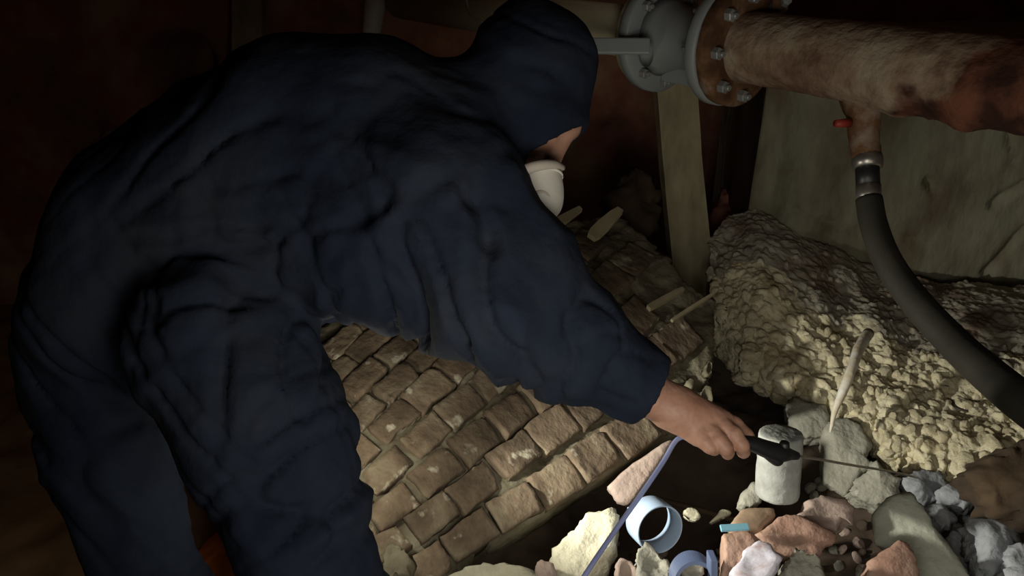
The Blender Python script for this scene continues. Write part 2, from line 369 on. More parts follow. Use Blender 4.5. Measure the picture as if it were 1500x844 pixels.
# ragged plan of the lip
P += dirh*(.035*fbm(np.stack([S_*34, S_*0, S_*0], 1), 45)*np.clip((T_-.45)/.25, 0, 1))[:, None]
F = grid_faces(ns, nt_); Nn = vnormals(P, F)
if Nn[:nt_*100, 2].mean() < 0: F = [f[::-1] for f in F]; Nn = -Nn
wp_ = np.stack([fbm(P*14, 201), fbm(P*14, 202), fbm(P*14, 203)], 1)*.022
k1, h1 = lumps((P+wp_)*np.array([24, 24, 30]), 51); k2, h2 = lumps((P+wp_)*55, 55)
near = np.clip((T_-.25)/.35, 0, 1)
P2 = P+Nn*((.017*k1*(.15+.85*h1))*(.35+.65*near)+.006*k2*h2+.022*fbm(P*8, 58)+.005*fbm(P*60, 59))[:, None]
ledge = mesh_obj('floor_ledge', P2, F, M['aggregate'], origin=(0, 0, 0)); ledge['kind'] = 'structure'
# darker mortar further back: second material by place
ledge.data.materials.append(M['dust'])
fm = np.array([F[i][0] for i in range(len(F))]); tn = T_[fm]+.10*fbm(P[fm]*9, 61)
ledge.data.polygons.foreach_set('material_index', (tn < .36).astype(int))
# footing under the ledge
cA = W(1035, 475, 2.06); cB = W(1700, 700, 1.42)
def slab_between(a, b, z0, z1, th, name, m, res=.03):
    a = np.array([a[0], a[1]]); b = np.array([b[0], b[1]]); L_ = np.linalg.norm(b-a); d = (b-a)/L_; n = np.array([-d[1], d[0]])
    V, F = box_vf(((a[0]+b[0])/2+n[0]*th/2, (a[1]+b[1])/2+n[1]*th/2, (z0+z1)/2), (d[0]*L_/2, d[1]*L_/2, 0), (n[0]*th/2, n[1]*th/2, 0), (0, 0, (z1-z0)/2))
    o = mesh_obj(name, V, F, m, smooth=False, origin=(0, 0, 0)); o['kind'] = 'structure'; return o
slab_between(cA, cB, 0, .50, .25, 'wall_footing', M['footing'])
V, F = box_vf((.50, 1.98, .22), (.28, 0, 0), (0, .06, 0), (0, 0, .27)); tag(mesh_obj('wall_pit_rear', V, F, M['footing'], smooth=False, origin=(0, 0, 0)), kind='structure')

# irregular stone helper: outline met with a tilted plane, given real thickness
def rock(name, outline, D, th, n, m, label=None, cat='rubble', group=None, rough=.006, seed=0, parent=None, taper=.12, dens=44, dome=.07, lump=0, kind=None):
    n = CV(*n); o_ = np.array(outline, float)
    if len(o_) < 7:
        nx_ = np.roll(o_, -1, 0); o_ = np.stack([o_*.75+nx_*.25, o_*.25+nx_*.75], 1).reshape(-1, 2)
    c = o_.mean(0); Pc = W(c[0], c[1], D)
    pts = np.array([hit(x, y, Pc, n) for x, y in o_]); ctr = pts.mean(0)
    if np.dot(n, CP-ctr) < 0: n = -n
    a = pts[0]-ctr; a -= n*np.dot(a, n); a /= np.linalg.norm(a); b = np.cross(n, a)
    q = np.stack([(pts-ctr)@a, (pts-ctr)@b], 1)
    seg = np.linalg.norm(np.roll(q, -1, 0)-q, axis=1); cum = np.concatenate([[0], np.cumsum(seg)]); tot = cum[-1]
    s = np.linspace(0, tot, dens, endpoint=False); qq = np.vstack([q, q[:1]])
    ring = np.stack([np.interp(s, cum, qq[:, 0]), np.interp(s, cum, qq[:, 1])], 1)
    size = math.sqrt(tot*tot/16)
    prof = [(.0, 0), (.2, 0), (.4, 0), (.6, 0), (.78, 0), (.9, -.002), (.97, -.006), (1.0, -.014)]
    V = [ctr+n*dome*size*.25]; Fc = []
    rings = []; wts = [0.]
    for (r, h) in prof[1:]:
        rings.append((r, h+dome*size*.25*(1-r*r)))
    for k in (1, 2, 3, 4): rings.append((1-taper*k/4, -th*k/4-.006))
    rings.append((.5*(1-taper), -th-.01))
    for (r, h) in rings:
        for j in range(dens): V.append(ctr+a*ring[j, 0]*r+b*ring[j, 1]*r+n*h); wts.append(min(1, r**3) if h > -.012 else 1)
    V.append(ctr-n*(th+.012)); wts.append(0.); wts = np.array(wts); V = np.array(V); m_ = len(rings)
    Fc += [(0, 1+j, 1+(j+1) % dens) for j in range(dens)]
    for k in range(m_-1):
        for j in range(dens): Fc.append((1+k*dens+j, 1+(k+1)*dens+j, 1+(k+1)*dens+(j+1) % dens, 1+k*dens+(j+1) % dens))
    Fc += [(len(V)-1, 1+(m_-1)*dens+(j+1) % dens, 1+(m_-1)*dens+j) for j in range(dens)]
    rad = (V-ctr); rad /= (np.linalg.norm(rad, axis=1, keepdims=True)+1e-6)
    kk, hk = lumps(V*26, seed+3); d = rough*1.5*fbm(V*38, seed+70)+rough*.9*fbm(V*120, seed+71)+rough*1.1*(hk-.5)*kk
    if lump: k_, h_ = lumps(V*45, seed+5); d = d+lump*k_*h_
    dl = rough*2.0*fbm(V*20, seed+9, 2); V = V+rad*(d*wts)[:, None]+n*(dl*(1-wts))[:, None]
    ob = mesh_obj(name, V, Fc, M[m] if isinstance(m, str) else m, parent)
    if parent is None and not kind: tag(ob, label, cat, group)
    if kind: ob['kind'] = kind
    return ob

# ================================================================ BRICK MASS (the leaning masonry under the arm)
PA, PB, PC = W(540, 844, 1.24), W(990, 628, 1.50), W(850, 330, 1.86)
bn = np.cross(PB-PA, PC-PA); bn /= np.linalg.norm(bn)
if np.dot(bn, CP-PA) < 0: bn = -bn
bo = hit(700, 800, PA, bn); bu = hit(990, 622, PA, bn)-bo; bu /= np.linalg.norm(bu); bv = np.cross(bu, bn)
if np.dot(bv, hit(740, 860, PA, bn)-bo) < 0: bv = -bv
outline_px = [(410, 600), (425, 900), (640, 900), (700, 806), (845, 722), (992, 630), (1040, 594), (1050, 520), (1052, 432), (1008, 402), (960, 350), (905, 306), (835, 318), (760, 330), (600, 380), (430, 500)]
def inside(pt, poly):
    x, y = pt; r = False; j = len(poly)-1
    for i in range(len(poly)):
        xi, yi = poly[i]; xj, yj = poly[j]
        if (yi > y) != (yj > y) and x < (xj-xi)*(y-yi)/(yj-yi)+xi: r = not r
        j = i
    return r
def bend(P):                            # slight crown of the masonry and its settled waves
    q = P-bo; U = q@bu; V_ = q@bv
    return P-bn[None]*(.32*(np.clip(V_+.28, -.5, .5))**2)[:, None]+bn[None]*(.012*fbm(np.stack([U*3, V_*3, U*0], 1), 77))[:, None]
# bed of mortar
us = np.arange(-.75, .95, .0085); vs_ = np.arange(-.80, .12, .0085)
UU, VV = np.meshgrid(us, vs_, indexing='ij'); BP = bo+UU.ravel()[:, None]*bu+VV.ravel()[:, None]*bv
BPb = bend(BP); pxs, pys = project(BPb)
mask = np.array([inside((x, y), outline_px) for x, y in zip(pxs, pys)])
dep = -.015+.016*fbm(BP*18, 81)+.006*fbm(BP*70, 82)
hi_part = np.clip((-(BP-bo)@bv-.33)/.1, 0, 1)*np.clip(((BP-bo)@bu-.1)/.1, 0, 1); dep += hi_part*(.003+.010*fbm(BP*9, 83))
top = BPb+bn*dep[:, None]
mass = thing('masonry_mass', (bo[0], bo[1], 0), 'broken slanting mass of old brickwork under the reaching arm', 'brickwork')
nu, nv = len(us), len(vs_); idm = -np.ones(nu*nv, int)
Fg = [f for f in grid_faces(nu, nv) if all(mask[i] for i in f)]
used = sorted({i for f in Fg for i in f}); 
for k, i in enumerate(used): idm[i] = k
Vt = top[used]; Ft = [tuple(idm[i] for i in f) for f in Fg]
nvt = len(Vt); lay = [Vt]
under = -bn*.075+np.array([0, 0, 0]); l2 = Vt+under+.010*np.stack([fbm(Vt*14, 84), fbm(Vt*14, 85), 0*Vt[:, 0]], 1)
l3 = l2-bv*.14+np.array([0, 0, -.05]); l4 = l3.copy(); l4[:, 2] = 0.0
lay += [l2, l3, l4]
from collections import Counter
ec = Counter(); 
for f in Ft:
    for a, b in zip(f, f[1:]+f[:1]): ec[(a, b)] += 1
be = [(a, b) for (a, b) in ec if (b, a) not in ec]
Fs = list(Ft)
for L0 in range(3):
    for a, b in be: Fs.append((b+L0*nvt, a+L0*nvt, a+(L0+1)*nvt, b+(L0+1)*nvt))
if np.cross(Vt[Ft[0][1]]-Vt[Ft[0][0]], Vt[Ft[0][2]]-Vt[Ft[0][0]])@bn < 0: Fs = [f[::-1] for f in Fs]
# drop unused inner copies
Vall = np.vstack(lay); uu = sorted({i for f in Fs for i in f}); mp_ = {i: k for k, i in enumerate(uu)}
mesh_obj('mortar_bed', Vall[uu], [tuple(mp_[i] for i in f) for f in Fs], M['mortar_bed'], mass, origin=(bo[0], bo[1], 0))
def fan(u, v):                          # courses fan out slightly towards the far end
    A = min(max(-v, 0)*1.2, .36); return bo+bu*(-.12+(u+.12)*math.cos(A))+bv*(v-(u+.12)*math.sin(A)), bu*math.cos(A)-bv*math.sin(A), bv*math.cos(A)+bu*math.sin(A)
# brick meshes: worn blocks, shared
def brick_mesh(L, Wd, H, seed):
    nx, ny = 9, 6; V = []; F = []
    gx = np.linspace(-1, 1, nx); gy = np.linspace(-1, 1, ny); gx = np.sign(gx)*np.abs(gx)**.75; gy = np.sign(gy)*np.abs(gy)**.75
    for i in range(nx):
        for j in range(ny): V.append((gx[i]*L/2, gy[j]*Wd/2, H/2))
    F = grid_faces(nx, ny); F = [f[::-1] for f in F] if False else [(a, d, c, b) for (a, b, c, d) in F]
    ring = [i*ny for i in range(nx)]+[(nx-1)*ny+j for j in range(1, ny)]+[i*ny+ny-1 for i in range(nx-2, -1, -1)]+[j for j in range(ny-2, 0, -1)]
    n = len(V); V = np.array(V, float)
    R1 = V[ring].copy(); R1[:, 2] -= .007; R2 = V[ring].copy(); R2[:, 2] = -H/2
    for i in ring: V[i, 0] *= .955; V[i, 1] *= .93
    m_ = len(ring); V = np.vstack([V, R1, R2])
    for k in range(m_):
        k2 = (k+1) % m_; F.append((ring[k2], ring[k], n+k, n+k2)); F.append((n+k2, n+k, n+m_+k, n+m_+k2))
    F.append(tuple(n+m_+k for k in range(m_))[::-1])
    nz = np.stack([fbm(V*25+seed*9, seed*3+k, 3) for k in range(3)], 1); nz2 = np.stack([fbm(V*80+seed*5, seed*7+k, 2) for k in range(3)], 1); V = V+nz*np.array([.0075, .0065, .005])+nz2*.0022
    cx, cy = random.choice([(-1, -1), (1, 1), (-1, 1), (1, -1)]); e = np.exp(-(((V[:, 0]/L*2-cx)**2+(V[:, 1]/Wd*2-cy)**2)/.22)); V[:, 2] -= .009*e*random.random(); V[:, 0] -= cx*.008*e*random.random()
    me = bpy.data.meshes.new('brick'); me.from_pydata(V.tolist(), [], F); me.update(); me.materials.append(M['brick'])
    me.polygons.foreach_set('use_smooth', [True]*len(me.polygons))
    return me
BL, BW = .0925, .0515
variants = [brick_mesh(BL, BW, .06, k) for k in range(12)]
count = 0
for r in range(-15, 1):
    vv = (r-.5)*(BW+.0055)+.003*math.sin(r*2.1); off = (.5 if r % 2 else 0)*(BL+.006)+random.uniform(-.014, .014)
    for k in range(-10, 13):
        uu_ = k*(BL+.006)+off+random.uniform(-.003, .003)
        q0, fu, fv = fan(uu_, vv); p = bend(q0[None])[0]; px, py = project(p)
        ok = all(inside(project(q0+fu*(a*BL*.36)+fv*(b*BW*.4)), outline_px) for a in (-1, 1) for b in (-1, 1))
        if not ok: continue
        if px > 830 and py < 560 and random.random() < .15: continue
        me = random.choice(variants); o = bpy.data.objects.new('brick', me); C.objects.link(o)
        e1 = bend((q0+fu*.02)[None])[0]-p; e1 /= np.linalg.norm(e1); e2 = bend((q0+fv*.02)[None])[0]-p; e2 -= e1*np.dot(e1, e2); e2 /= np.linalg.norm(e2); e3 = np.cross(e1, e2)
        if np.dot(e3, bn) < 0: e2 = -e2; e3 = -e3
        R = Matrix(np.stack([e1, e2, e3], 1).tolist()); tilt = Matrix.Rotation(random.gauss(0, .045), 3, 'X') @ Matrix.Rotation(random.gauss(0, .03), 3, 'Y') @ Matrix.Rotation(random.gauss(0, .03), 3, 'Z')
        flip = Matrix.Rotation(math.pi if random.random() < .5 else 0, 3, 'Z')
        s = random.uniform(.88, 1.02)
        Mx = (R @ tilt @ flip).to_4x4() @ Matrix.Diagonal((s*(1+.25*max(0, min(uu_+.12, .7))), random.uniform(.95, 1.03)*(1+(1.1 if vv > -.30 else .1)*max(0, min(uu_+.12, .6))), 1, 1))
        Mx.translation = Vector((p-bn*(.028+random.uniform(-.006, .006))).tolist())-Vector(mass.location); o.parent = mass; o.matrix_local = Mx; count += 1
print('bricks', count)
# the pinkish end brick and the capping lump of mortar at the foot
rock('end_brick', [(890, 712), (912, 690), (975, 645), (990, 640), (984, 655), (925, 740), (908, 737)], 1.42, .05, (.05, .45, -.9), 'pink', parent=mass, rough=.003, dome=.05)
rock('mortar_lump', [(655, 844), (690, 828), (740, 824), (775, 830), (790, 850), (700, 880)], 1.20, .05, (0, .6, -.8), 'pale', parent=mass, rough=.01)
rock('mortar_lump', [(560, 800), (585, 795), (600, 815), (598, 850), (555, 850)], 1.23, .04, (0, .6, -.8), 'mortar_bed', parent=mass, rough=.012)
for k, (ol, D) in enumerate([([(1022, 575), (1040, 560), (1046, 585), (1035, 600)], 1.56), ([(1030, 540), (1044, 520), (1047, 545), (1038, 556)], 1.62), ([(1020, 605), (1038, 590), (1042, 598), (1030, 610)], 1.53),
        ([(1005, 560), (1015, 550), (1020, 565), (1010, 570)], 1.57), ([(965, 478), (982, 470), (985, 485), (970, 490)], 1.68)]):
    rock('mortar_lump', ol, D, .03, (.1, .5, -.85), 'mortar_bed', parent=mass, rough=.008, seed=k, dens=32)

# ================================================================ RUBBLE
G = 'rubble'
R_ = [
 ('mortar_chunk', [(795, 838), (808, 800), (838, 778), (858, 750), (892, 740), (906, 752), (903, 792), (890, 818), (866, 838), (855, 872), (800, 870)], 1.29, .09, (-.15, .6, -.75), 'pale', 'large pale cream mortar lump lying behind the blue cable', .009),
 ('mortar_chunk', [(1152, 590), (1168, 582), (1212, 590), (1222, 612), (1212, 640), (1165, 636), (1158, 612)], 1.68, .07, (-.1, .5, -.85), 'grey', 'flat grey mortar chunk behind the top of the concrete core', .007),
 ('mortar_chunk', [(1202, 622), (1222, 612), (1240, 610), (1262, 622), (1278, 650), (1268, 668), (1278, 680), (1240, 724), (1205, 708)], 1.61, .09, (-.25, .45, -.85), 'grey', 'tall grey mortar chunk right of the core, behind the hanging calcite', .007),
 ('mortar_chunk', [(1243, 718), (1262, 695), (1285, 672), (1300, 690), (1322, 700), (1320, 738), (1290, 742)], 1.50, .07, (-.2, .5, -.8), 'grey', 'small grey mortar chunk between tall grey chunk and greenish slab', .009),
 ('concrete_slab_fragment', [(1277, 757), (1290, 732), (1312, 722), (1338, 720), (1350, 738), (1372, 772), (1436, 860), (1345, 868), (1325, 806), (1300, 804), (1284, 797)], 1.30, .05, (-.35, .45, -.8), 'green', 'greenish grey concrete fragment with a long tail at lower right', .005),
 ('broken_brick', [(1266, 826), (1300, 802), (1325, 784), (1347, 815), (1352, 875), (1275, 875)], 1.20, .07, (-.1, .6, -.8), 'red', 'triangular salmon red brick piece in front of the greenish fragment', .004),
 ('tile_fragment', [(1068, 765), (1085, 744), (1110, 741), (1138, 742), (1138, 752), (1113, 778), (1090, 776), (1075, 772)], 1.27, .04, (0, .8, -.6), 'tan', 'tan brown tile fragment above the cyan strip', .003),
 ('broken_brick', [(1058, 782), (1100, 777), (1112, 792), (1090, 815), (1078, 868), (1050, 868), (1060, 812)], 1.22, .06, (-.1, .6, -.8), 'red', 'salmon brick piece under the cyan strip', .004),
 ('whitewashed_brick', [(1067, 838), (1085, 806), (1112, 786), (1128, 792), (1147, 813), (1122, 846), (1100, 866), (1075, 852)], 1.15, .045, (-.25, .7, -.7), 'white_brick', 'broken brick with streaky white paint at the bottom edge', .006),
 ('broken_brick', [(1104, 782), (1125, 772), (1142, 752), (1165, 748), (1200, 766), (1228, 778), (1226, 794), (1206, 796), (1202, 814), (1165, 810), (1130, 800)], 1.24, .045, (0, .7, -.75), 'red', 'long flat orange-pink brick slab below the concrete core', .005),
 ('stone_fragment', [(1166, 752), (1186, 742), (1184, 730), (1206, 725), (1238, 728), (1257, 743), (1250, 768), (1238, 758), (1228, 776), (1190, 764)], 1.31, .05, (.05, .65, -.75), 'pink', 'mauve grey stone fragment right of the core foot', .006),
 ('mortar_chunk', [(1148, 862), (1152, 825), (1166, 806), (1190, 804), (1206, 812), (1213, 866)], 1.17, .07, (0, .6, -.8), 'grey', 'craggy olive tan mortar chunk at bottom beside the whitewashed brick', .014),
 ('mortar_chunk', [(1082, 742), (1090, 715), (1106, 702), (1118, 715), (1116, 744)], 1.33, .04, (-.1, .5, -.8), 'grey', 'little grey mortar piece against the left of the core', .006),
 ('mortar_chunk', [(934, 858), (934, 812), (945, 798), (960, 806), (982, 822), (988, 862)], 1.22, .05, (0, .6, -.8), 'grey', 'craggy grey mortar chunk just below the white collar', .012),
 ('broken_brick', [(902, 850), (905, 826), (915, 817), (932, 822), (936, 856)], 1.23, .04, (0, .6, -.8), 'pink', 'knobbly pinkish brick bit left of the craggy grey chunk', .008),
 ('stone_fragment', [(992, 826), (1010, 818), (1032, 822), (1034, 846), (1004, 850)], 1.24, .04, (0, .6, -.8), 'grey', 'rounded grey stone inside the grey-blue pipe clip', .005),
 ('stone_fragment', [(784, 826), (798, 818), (812, 828), (812, 866), (786, 866)], 1.24, .05, (0, .6, -.8), 'pink', 'small pink stone left of the large pale lump', .006),
 ('pebble', [(1001, 748), (1010, 741), (1021, 744), (1029, 756), (1022, 761), (1008, 756)], 1.36, .02, (0, .6, -.8), 'pale', 'pale pebble in the pit to the right of the white collar', .003),
 ('stone_flake', [(1036, 768), (1050, 753), (1056, 745), (1070, 746), (1074, 752), (1060, 758)], 1.33, .012, (0, .6, -.8), 'pale', 'thin pointed pale stone flake beside the tan tile', .002),
 ('clay_lump', [(1431, 692), (1455, 674), (1500, 648), (1570, 640), (1590, 780), (1510, 764), (1474, 756), (1445, 727)], 1.14, .10, (-.1, .3, -.9), 'brown', 'dark brown clay lump under the hose at right edge', .016),
 ('rubble_lump', [(1322, 700), (1350, 690), (1385, 688), (1392, 715), (1372, 735), (1338, 728)], 1.48, .06, (0, .6, -.8), 'shade_blue', 'shade-tinted blue-grey rubble lump directly under the mortar lip', .012),
 ('rubble_lump', [(1386, 706), (1412, 698), (1435, 705), (1442, 735), (1415, 752), (1392, 735)], 1.43, .06, (0, .6, -.8), 'shade_blue', 'knobbly shade-tinted blue-grey rubble lump left of the brown clay', .014),
 ('rubble_lump', [(1425, 752), (1450, 735), (1480, 755), (1500, 790), (1495, 830), (1455, 850), (1432, 800)], 1.27, .07, (-.1, .6, -.8), 'shade_blue', 'big shade-tinted blue-grey rubble lump below the brown clay', .016),
 ('rubble_lump', [(1470, 820), (1500, 792), (1560, 800), (1560, 880), (1480, 880)], 1.20, .07, (-.1, .6, -.8), 'shade_blue', 'shade-tinted blue-grey rubble lump in the bottom right corner', .014),
 ('rubble_lump', [(1350, 740), (1372, 735), (1398, 745), (1405, 765), (1375, 775)], 1.40, .05, (0, .7, -.7), 'shade_blue', 'shade-tinted blue-grey rubble lump behind the tail of the greenish fragment', .01),
 ('stone_fragment', [(1400, 770), (1430, 778), (1452, 812), (1450, 860), (1420, 860), (1385, 790)], 1.34, .05, (0, .7, -.7), 'shade_blue', 'smooth stone, tinted slate-blue for shade, beside the greenish fragment', .004),
 ('pebble', [(1228, 800), (1240, 795), (1243, 806), (1234, 812)], 1.25, .012, (0, .6, -.8), 'pink', 'tiny pink pebble between the orange slab and red brick piece', .002),
]
for i, (nm, ol, D, th, n, m, lb, rg) in enumerate(R_):
    rock(nm, ol, D, th, n, m, lb, {'pebble': 'pebble', 'clay_lump': 'clay', 'broken_brick': 'brick', 'whitewashed_brick': 'brick', 'tile_fragment': 'tile'}.get(nm, 'rubble'), None, rg, seed=i*13, dens=76 if th > .045 else 40)

# shared little stones
def pebble_mesh(seed, m, ir=2):
    bm = bmesh.new(); bmesh.ops.create_icosphere(bm, subdivisions=ir, radius=1)
    V = np.array([v.co[:] for v in bm.verts]); s = np.array([1, random.uniform(.6, .95), random.uniform(.45, .8)])
    d = 1+.34*fbm(V*1.3+seed*7.7, seed)+.12*fbm(V*4, seed+3)
    for v, q, k in zip(bm.verts, V, d): v.co = Vector((q*k*s).tolist())
    me = bpy.data.meshes.new('stone'); bm.to_mesh(me); bm.free(); me.materials.append(M[m]); return me
peb = {m: [pebble_mesh(k+11*j, m) for k in range(5)] for j, m in enumerate(['aggregate', 'grey', 'pink', 'shade_blue', 'dust', 'soil'])}
def put_pebble(name, me, p, r, parent=None):
    o = bpy.data.objects.new(name, me); C.objects.link(o); o.scale = (r, r, r)
    o.rotation_euler = [random.uniform(0, 6.28) for _ in range(3)]
    if parent is not None: o.parent = parent; p = np.asarray(p)-np.array(world_of(parent))
    o.location = p; return o
# stones bedded in the ledge lip, parts of the ledge
cand = np.where((T_ > .22) & (T_ < .84))[0]; RNG.shuffle(cand)
pj = np.stack(project(P2), 1); got = []
for i in cand:
    x, y = pj[i]
    if not (1040 < x < 1500 and 300 < y < 700): continue
    w = .25 if T_[i] < .45 else 1
    if RNG.rand() > w: continue
    got.append(i)
    if len(got) >= 290: break
for i in got:
    r = RNG.uniform(.009, .022)
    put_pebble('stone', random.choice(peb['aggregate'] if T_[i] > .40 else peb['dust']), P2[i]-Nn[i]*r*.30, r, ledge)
# small rubble scattered over the pit floor
def soil_h(x, y): return float(soil_z(np.array([[x, y, 0.]]))[0])
zones = [(790, 850, 1050, 870, 40, ['grey', 'pink']), (1040, 730, 1340, 850, 70, ['grey', 'pink', 'soil']), (1300, 690, 1500, 850, 110, ['shade_blue', 'shade_blue', 'grey']), (880, 700, 1080, 800, 16, ['soil', 'pink']), (1180, 620, 1330, 760, 30, ['grey', 'soil'])]
for (x0, y0, x1, y1, n, ms) in zones:
    for k in range(n):
        px, py = random.uniform(x0, x1), random.uniform(y0, y1) if y1 > y0 else y0
        q = hit(px, py, np.array([0, 0, .36]), np.array([0, 0, 1.]))
        if not (-.1 < q[0] < 1.65 and .5 < q[1] < 1.9): continue
        z = soil_h(q[0], q[1]); big = ms[0] == 'shade_blue'
        r = random.uniform(.006, .016) if not big else random.uniform(.008, .024)
        o = put_pebble('rubble_bit', random.choice(peb[random.choice(ms)]), (q[0], q[1], z+r*.35), r)
        zn = [z[:4] for z in zones].index((x0, y0, x1, y1)); lab = ['small loose rubble bit around the pale lump and collar', 'small loose rubble bit among the red brick pieces', 'small bit of blue-grey rubble strewn at the lower right', 'dark little crumb on the shadowed pit floor', 'small loose rubble bit beside the tall grey chunk'][zn]
        tag(o, lab, 'rubble', ['rubble bits around the collar', 'rubble bits among the bricks', 'blue-grey rubble bits', 'crumbs on the pit floor', 'rubble bits by the grey chunk'][zn])

# concrete core
cb, ct = W(1138, 724, 1.285), W(1144, 634, 1.255); ax = ct-cb; Lc = np.linalg.norm(ax); ax /= Lc; rc_ = .0365
V, F = lathe([(0, rc_*.97), (.004, rc_)]+[(Lc*k/9, rc_*(1+.01*math.sin(k*2.3))) for k in range(1, 9)]+[(Lc-.006, rc_), (Lc-.002, rc_*.97), (Lc, rc_*.9), (Lc+.001, rc_*.6), (Lc+.0015, rc_*.3), (Lc+.0015, .002)], cb, ax, 48)
V = V+np.stack([.0016*fbm(V*60, k) for k in range(3)], 1)
tag(mesh_obj('concrete_core', V, F, M['core']), 'upright pale grey concrete core cylinder behind the black tool', 'concrete core')
# buried thin pipe in the pit
V, F = tube([W(895, 716, 1.62), W(990, 738, 1.58), W(1090, 765, 1.52)], .006, 10)
tag(mesh_obj('buried_rod', V, F, M['brown']), 'thin dark rod lying across the shadowed pit', 'rod')

# white collar
ca = CV(.30, -.12, -.95); cc = W(967, 776, 1.27); ro, ri, h = .0430, .0398, .045
V, F = lathe([(0, ro), (-h*.5, ro), (-h, ro*.985), (-h, ri), (-h*.5, ri), (0, ri), (.0012, ri+.001), (.0012, ro-.001)], cc, ca, 56, close=True)
collar = mesh_obj('plastic_collar', V, F, M['ltblue'])
tag(collar, 'short pale blue-white plastic pipe collar lying open towards camera', 'pipe collar')
V, F = join(box_vf(W(927, 752, 1.32), CV(1, .3, 0)*.007, CV(-.3, 1, 0)*.004, CV(0, 0, 1)*.008), box_vf(W(923, 750, 1.32), CV(1, .3, 0)*.0025, CV(-.3, 1, 0)*.007, CV(0, 0, 1)*.008))
bevel_obj(mesh_obj('tab', V, F, M['ltblue'], collar, smooth=False), .0015)
# grey-blue clip: open arch strap
c0 = W(1015, 848, 1.20); e1, e2, e3 = CV(1, .05, 0), CV(.05, .9, .3), CV(.2, -.5, -.85); V = []; seg = 30
for k in range(seg+1):
    g = math.radians(-25+230*k/seg)
    for (r, t) in ((.035, -.011), (.035, .011), (.029, .011), (.029, -.011)): V.append(c0+e1*math.cos(g)*r+e2*math.sin(g)*r+e3*t)
F = [(k*4+j, k*4+(j+1) % 4, (k+1)*4+(j+1) % 4, (k+1)*4+j) for k in range(seg) for j in range(4)]+[(0, 1, 2, 3), (seg*4+3, seg*4+2, seg*4+1, seg*4)]
clip = mesh_obj('pipe_clip', V, F, M['dkblue'], smooth=False); tag(clip, 'open grey-blue plastic pipe clip at the bottom edge below the collar', 'pipe clip')
V, F = box_vf(W(1043, 826, 1.19), CV(1, 0, 0)*.006, CV(0, 1, 0)*.014, CV(.1, -.5, -.85)*.011); bevel_obj(mesh_obj('lug', V, F, M['dkblue'], clip, smooth=False), .002)
# cyan strip
V, F = box_vf(W(1076, 773, 1.225), CV(1, .02, .1)*.024, CV(0, .45, .6)*.006, CV(0, -.6, .45)*.0025)
tag(bevel_obj(mesh_obj('plastic_strip', V, F, M['cyan'], smooth=False), .001), 'small cyan plastic strip lying between tan tile and salmon brick', 'plastic strip')

# stalactites
V, F = tube([W(1272, 488, 1.74), W(1258, 512, 1.66), W(1246, 545, 1.60), W(1233, 578, 1.58), W(1222, 605, 1.575), W(1216, 634, 1.57)], [.013, .012, .0105, .009, .006, .0022], 14)
V = V+np.stack([.0022*fbm(V*np.array([70, 70, 30]), k+5) for k in range(3)], 1)
tag(mesh_obj('calcite_drip', V, F, M['calcite']), 'long whitish calcite drip hanging off the crumbling ledge', 'stalactite')
V, F = tube([W(1209, 570, 1.71), W(1208, 582, 1.70), W(1207, 597, 1.70)], [.003, .0018, .0008], 8)
tag(mesh_obj('calcite_drip', V, F, M['calcite']), 'tiny thin calcite drip left of the long one', 'stalactite')

# ================================================================ PIPEWORK
pf = W(1081, 68, 1.62); pax = CV(-.826, .478, 1.0)      # axis runs left and away
PM = rust_pipe_material(pf, [0, 0, 0])
RF = .130
def flat_ring(prof): return prof
# rusty main pipe right of the front flange
pm_root = thing('rusty_pipe', pf, 'thick rust-stained pipe running along the top right', 'pipe')
N_, n_ = 90, 56; V = []; Lr = .95
a = np.cross(pax, [.1, .2, .97]); a /= np.linalg.norm(a); b = np.cross(pax, a)
for k in range(N_):
    t = -Lr*k/(N_-1)
    for j in range(n_):
        g = 2*math.pi*j/n_; V.append(pf+pax*t+.073*(a*math.cos(g)+b*math.sin(g)))
V = np.array(V); F = [(k*n_+j, (k+1)*n_+j, (k+1)*n_+(j+1) % n_, k*n_+(j+1) % n_) for k in range(N_-1) for j in range(n_)]
tt = -(V-pf)@pax; rad = V-(pf-np.outer(tt, pax)); rad /= np.linalg.norm(rad, axis=1, keepdims=True)
rustamt = np.clip((tt-.26)/.12, 0, 1)*np.clip(.6-rad[:, 2]*.9, 0, 1)
V = V+rad*(.002*fbm(V*20, 91)+.0012*fbm(V*60, 92)+rustamt*(.004+.022*np.clip(fbm(V*12, 93)+.2, 0, 1)+.006*fbm(V*45, 94)))[:, None]
po = mesh_obj('pipe_wall', V, F, PM, pm_root, origin=pf)
# rust mask: by distance along the pipe
for nd in PM.node_tree.nodes:
    if nd.type == 'VECT_MATH' and nd.operation == 'DOT_PRODUCT': nd.inputs[1].default_value = tuple(-pax+np.array([0, 0, -.9]))
# flange faces
fl = thing('flanged_valve', pf+pax*.12, 'grey painted flanged valve body between the two pipes', 'valve')
V, F = lathe([(.012, .07), (.012, RF*.6), (.012, RF-.004), (.016, RF), (.036, RF), (.040, RF-.004), (.040, RF*.6), (.040, .06)], pf, pax, 64); mesh_obj('flange', V, F, M['fl_grey'], fl)
V, F = lathe([(-.020, .074), (-.022, .10), (-.020, RF-.010), (-.016, RF-.003), (.008, RF-.003), (.0115, RF-.008), (.0115, .05)], pf, pax, 64)
V = V+np.stack([.0015*fbm(V*40, k) for k in range(3)], 1); mesh_obj('rusty_flange', V, F, M['rust_fl'], pm_root)
d2 = .232
V, F = lathe([(d2-.020, .05), (d2-.022, RF*.6), (d2-.020, RF-.004), (d2-.016, RF), (d2+.006, RF), (d2+.010, RF-.004), (d2+.010, .05)], pf, pax, 64); mesh_obj('flange', V, F, M['fl_grey'], fl)
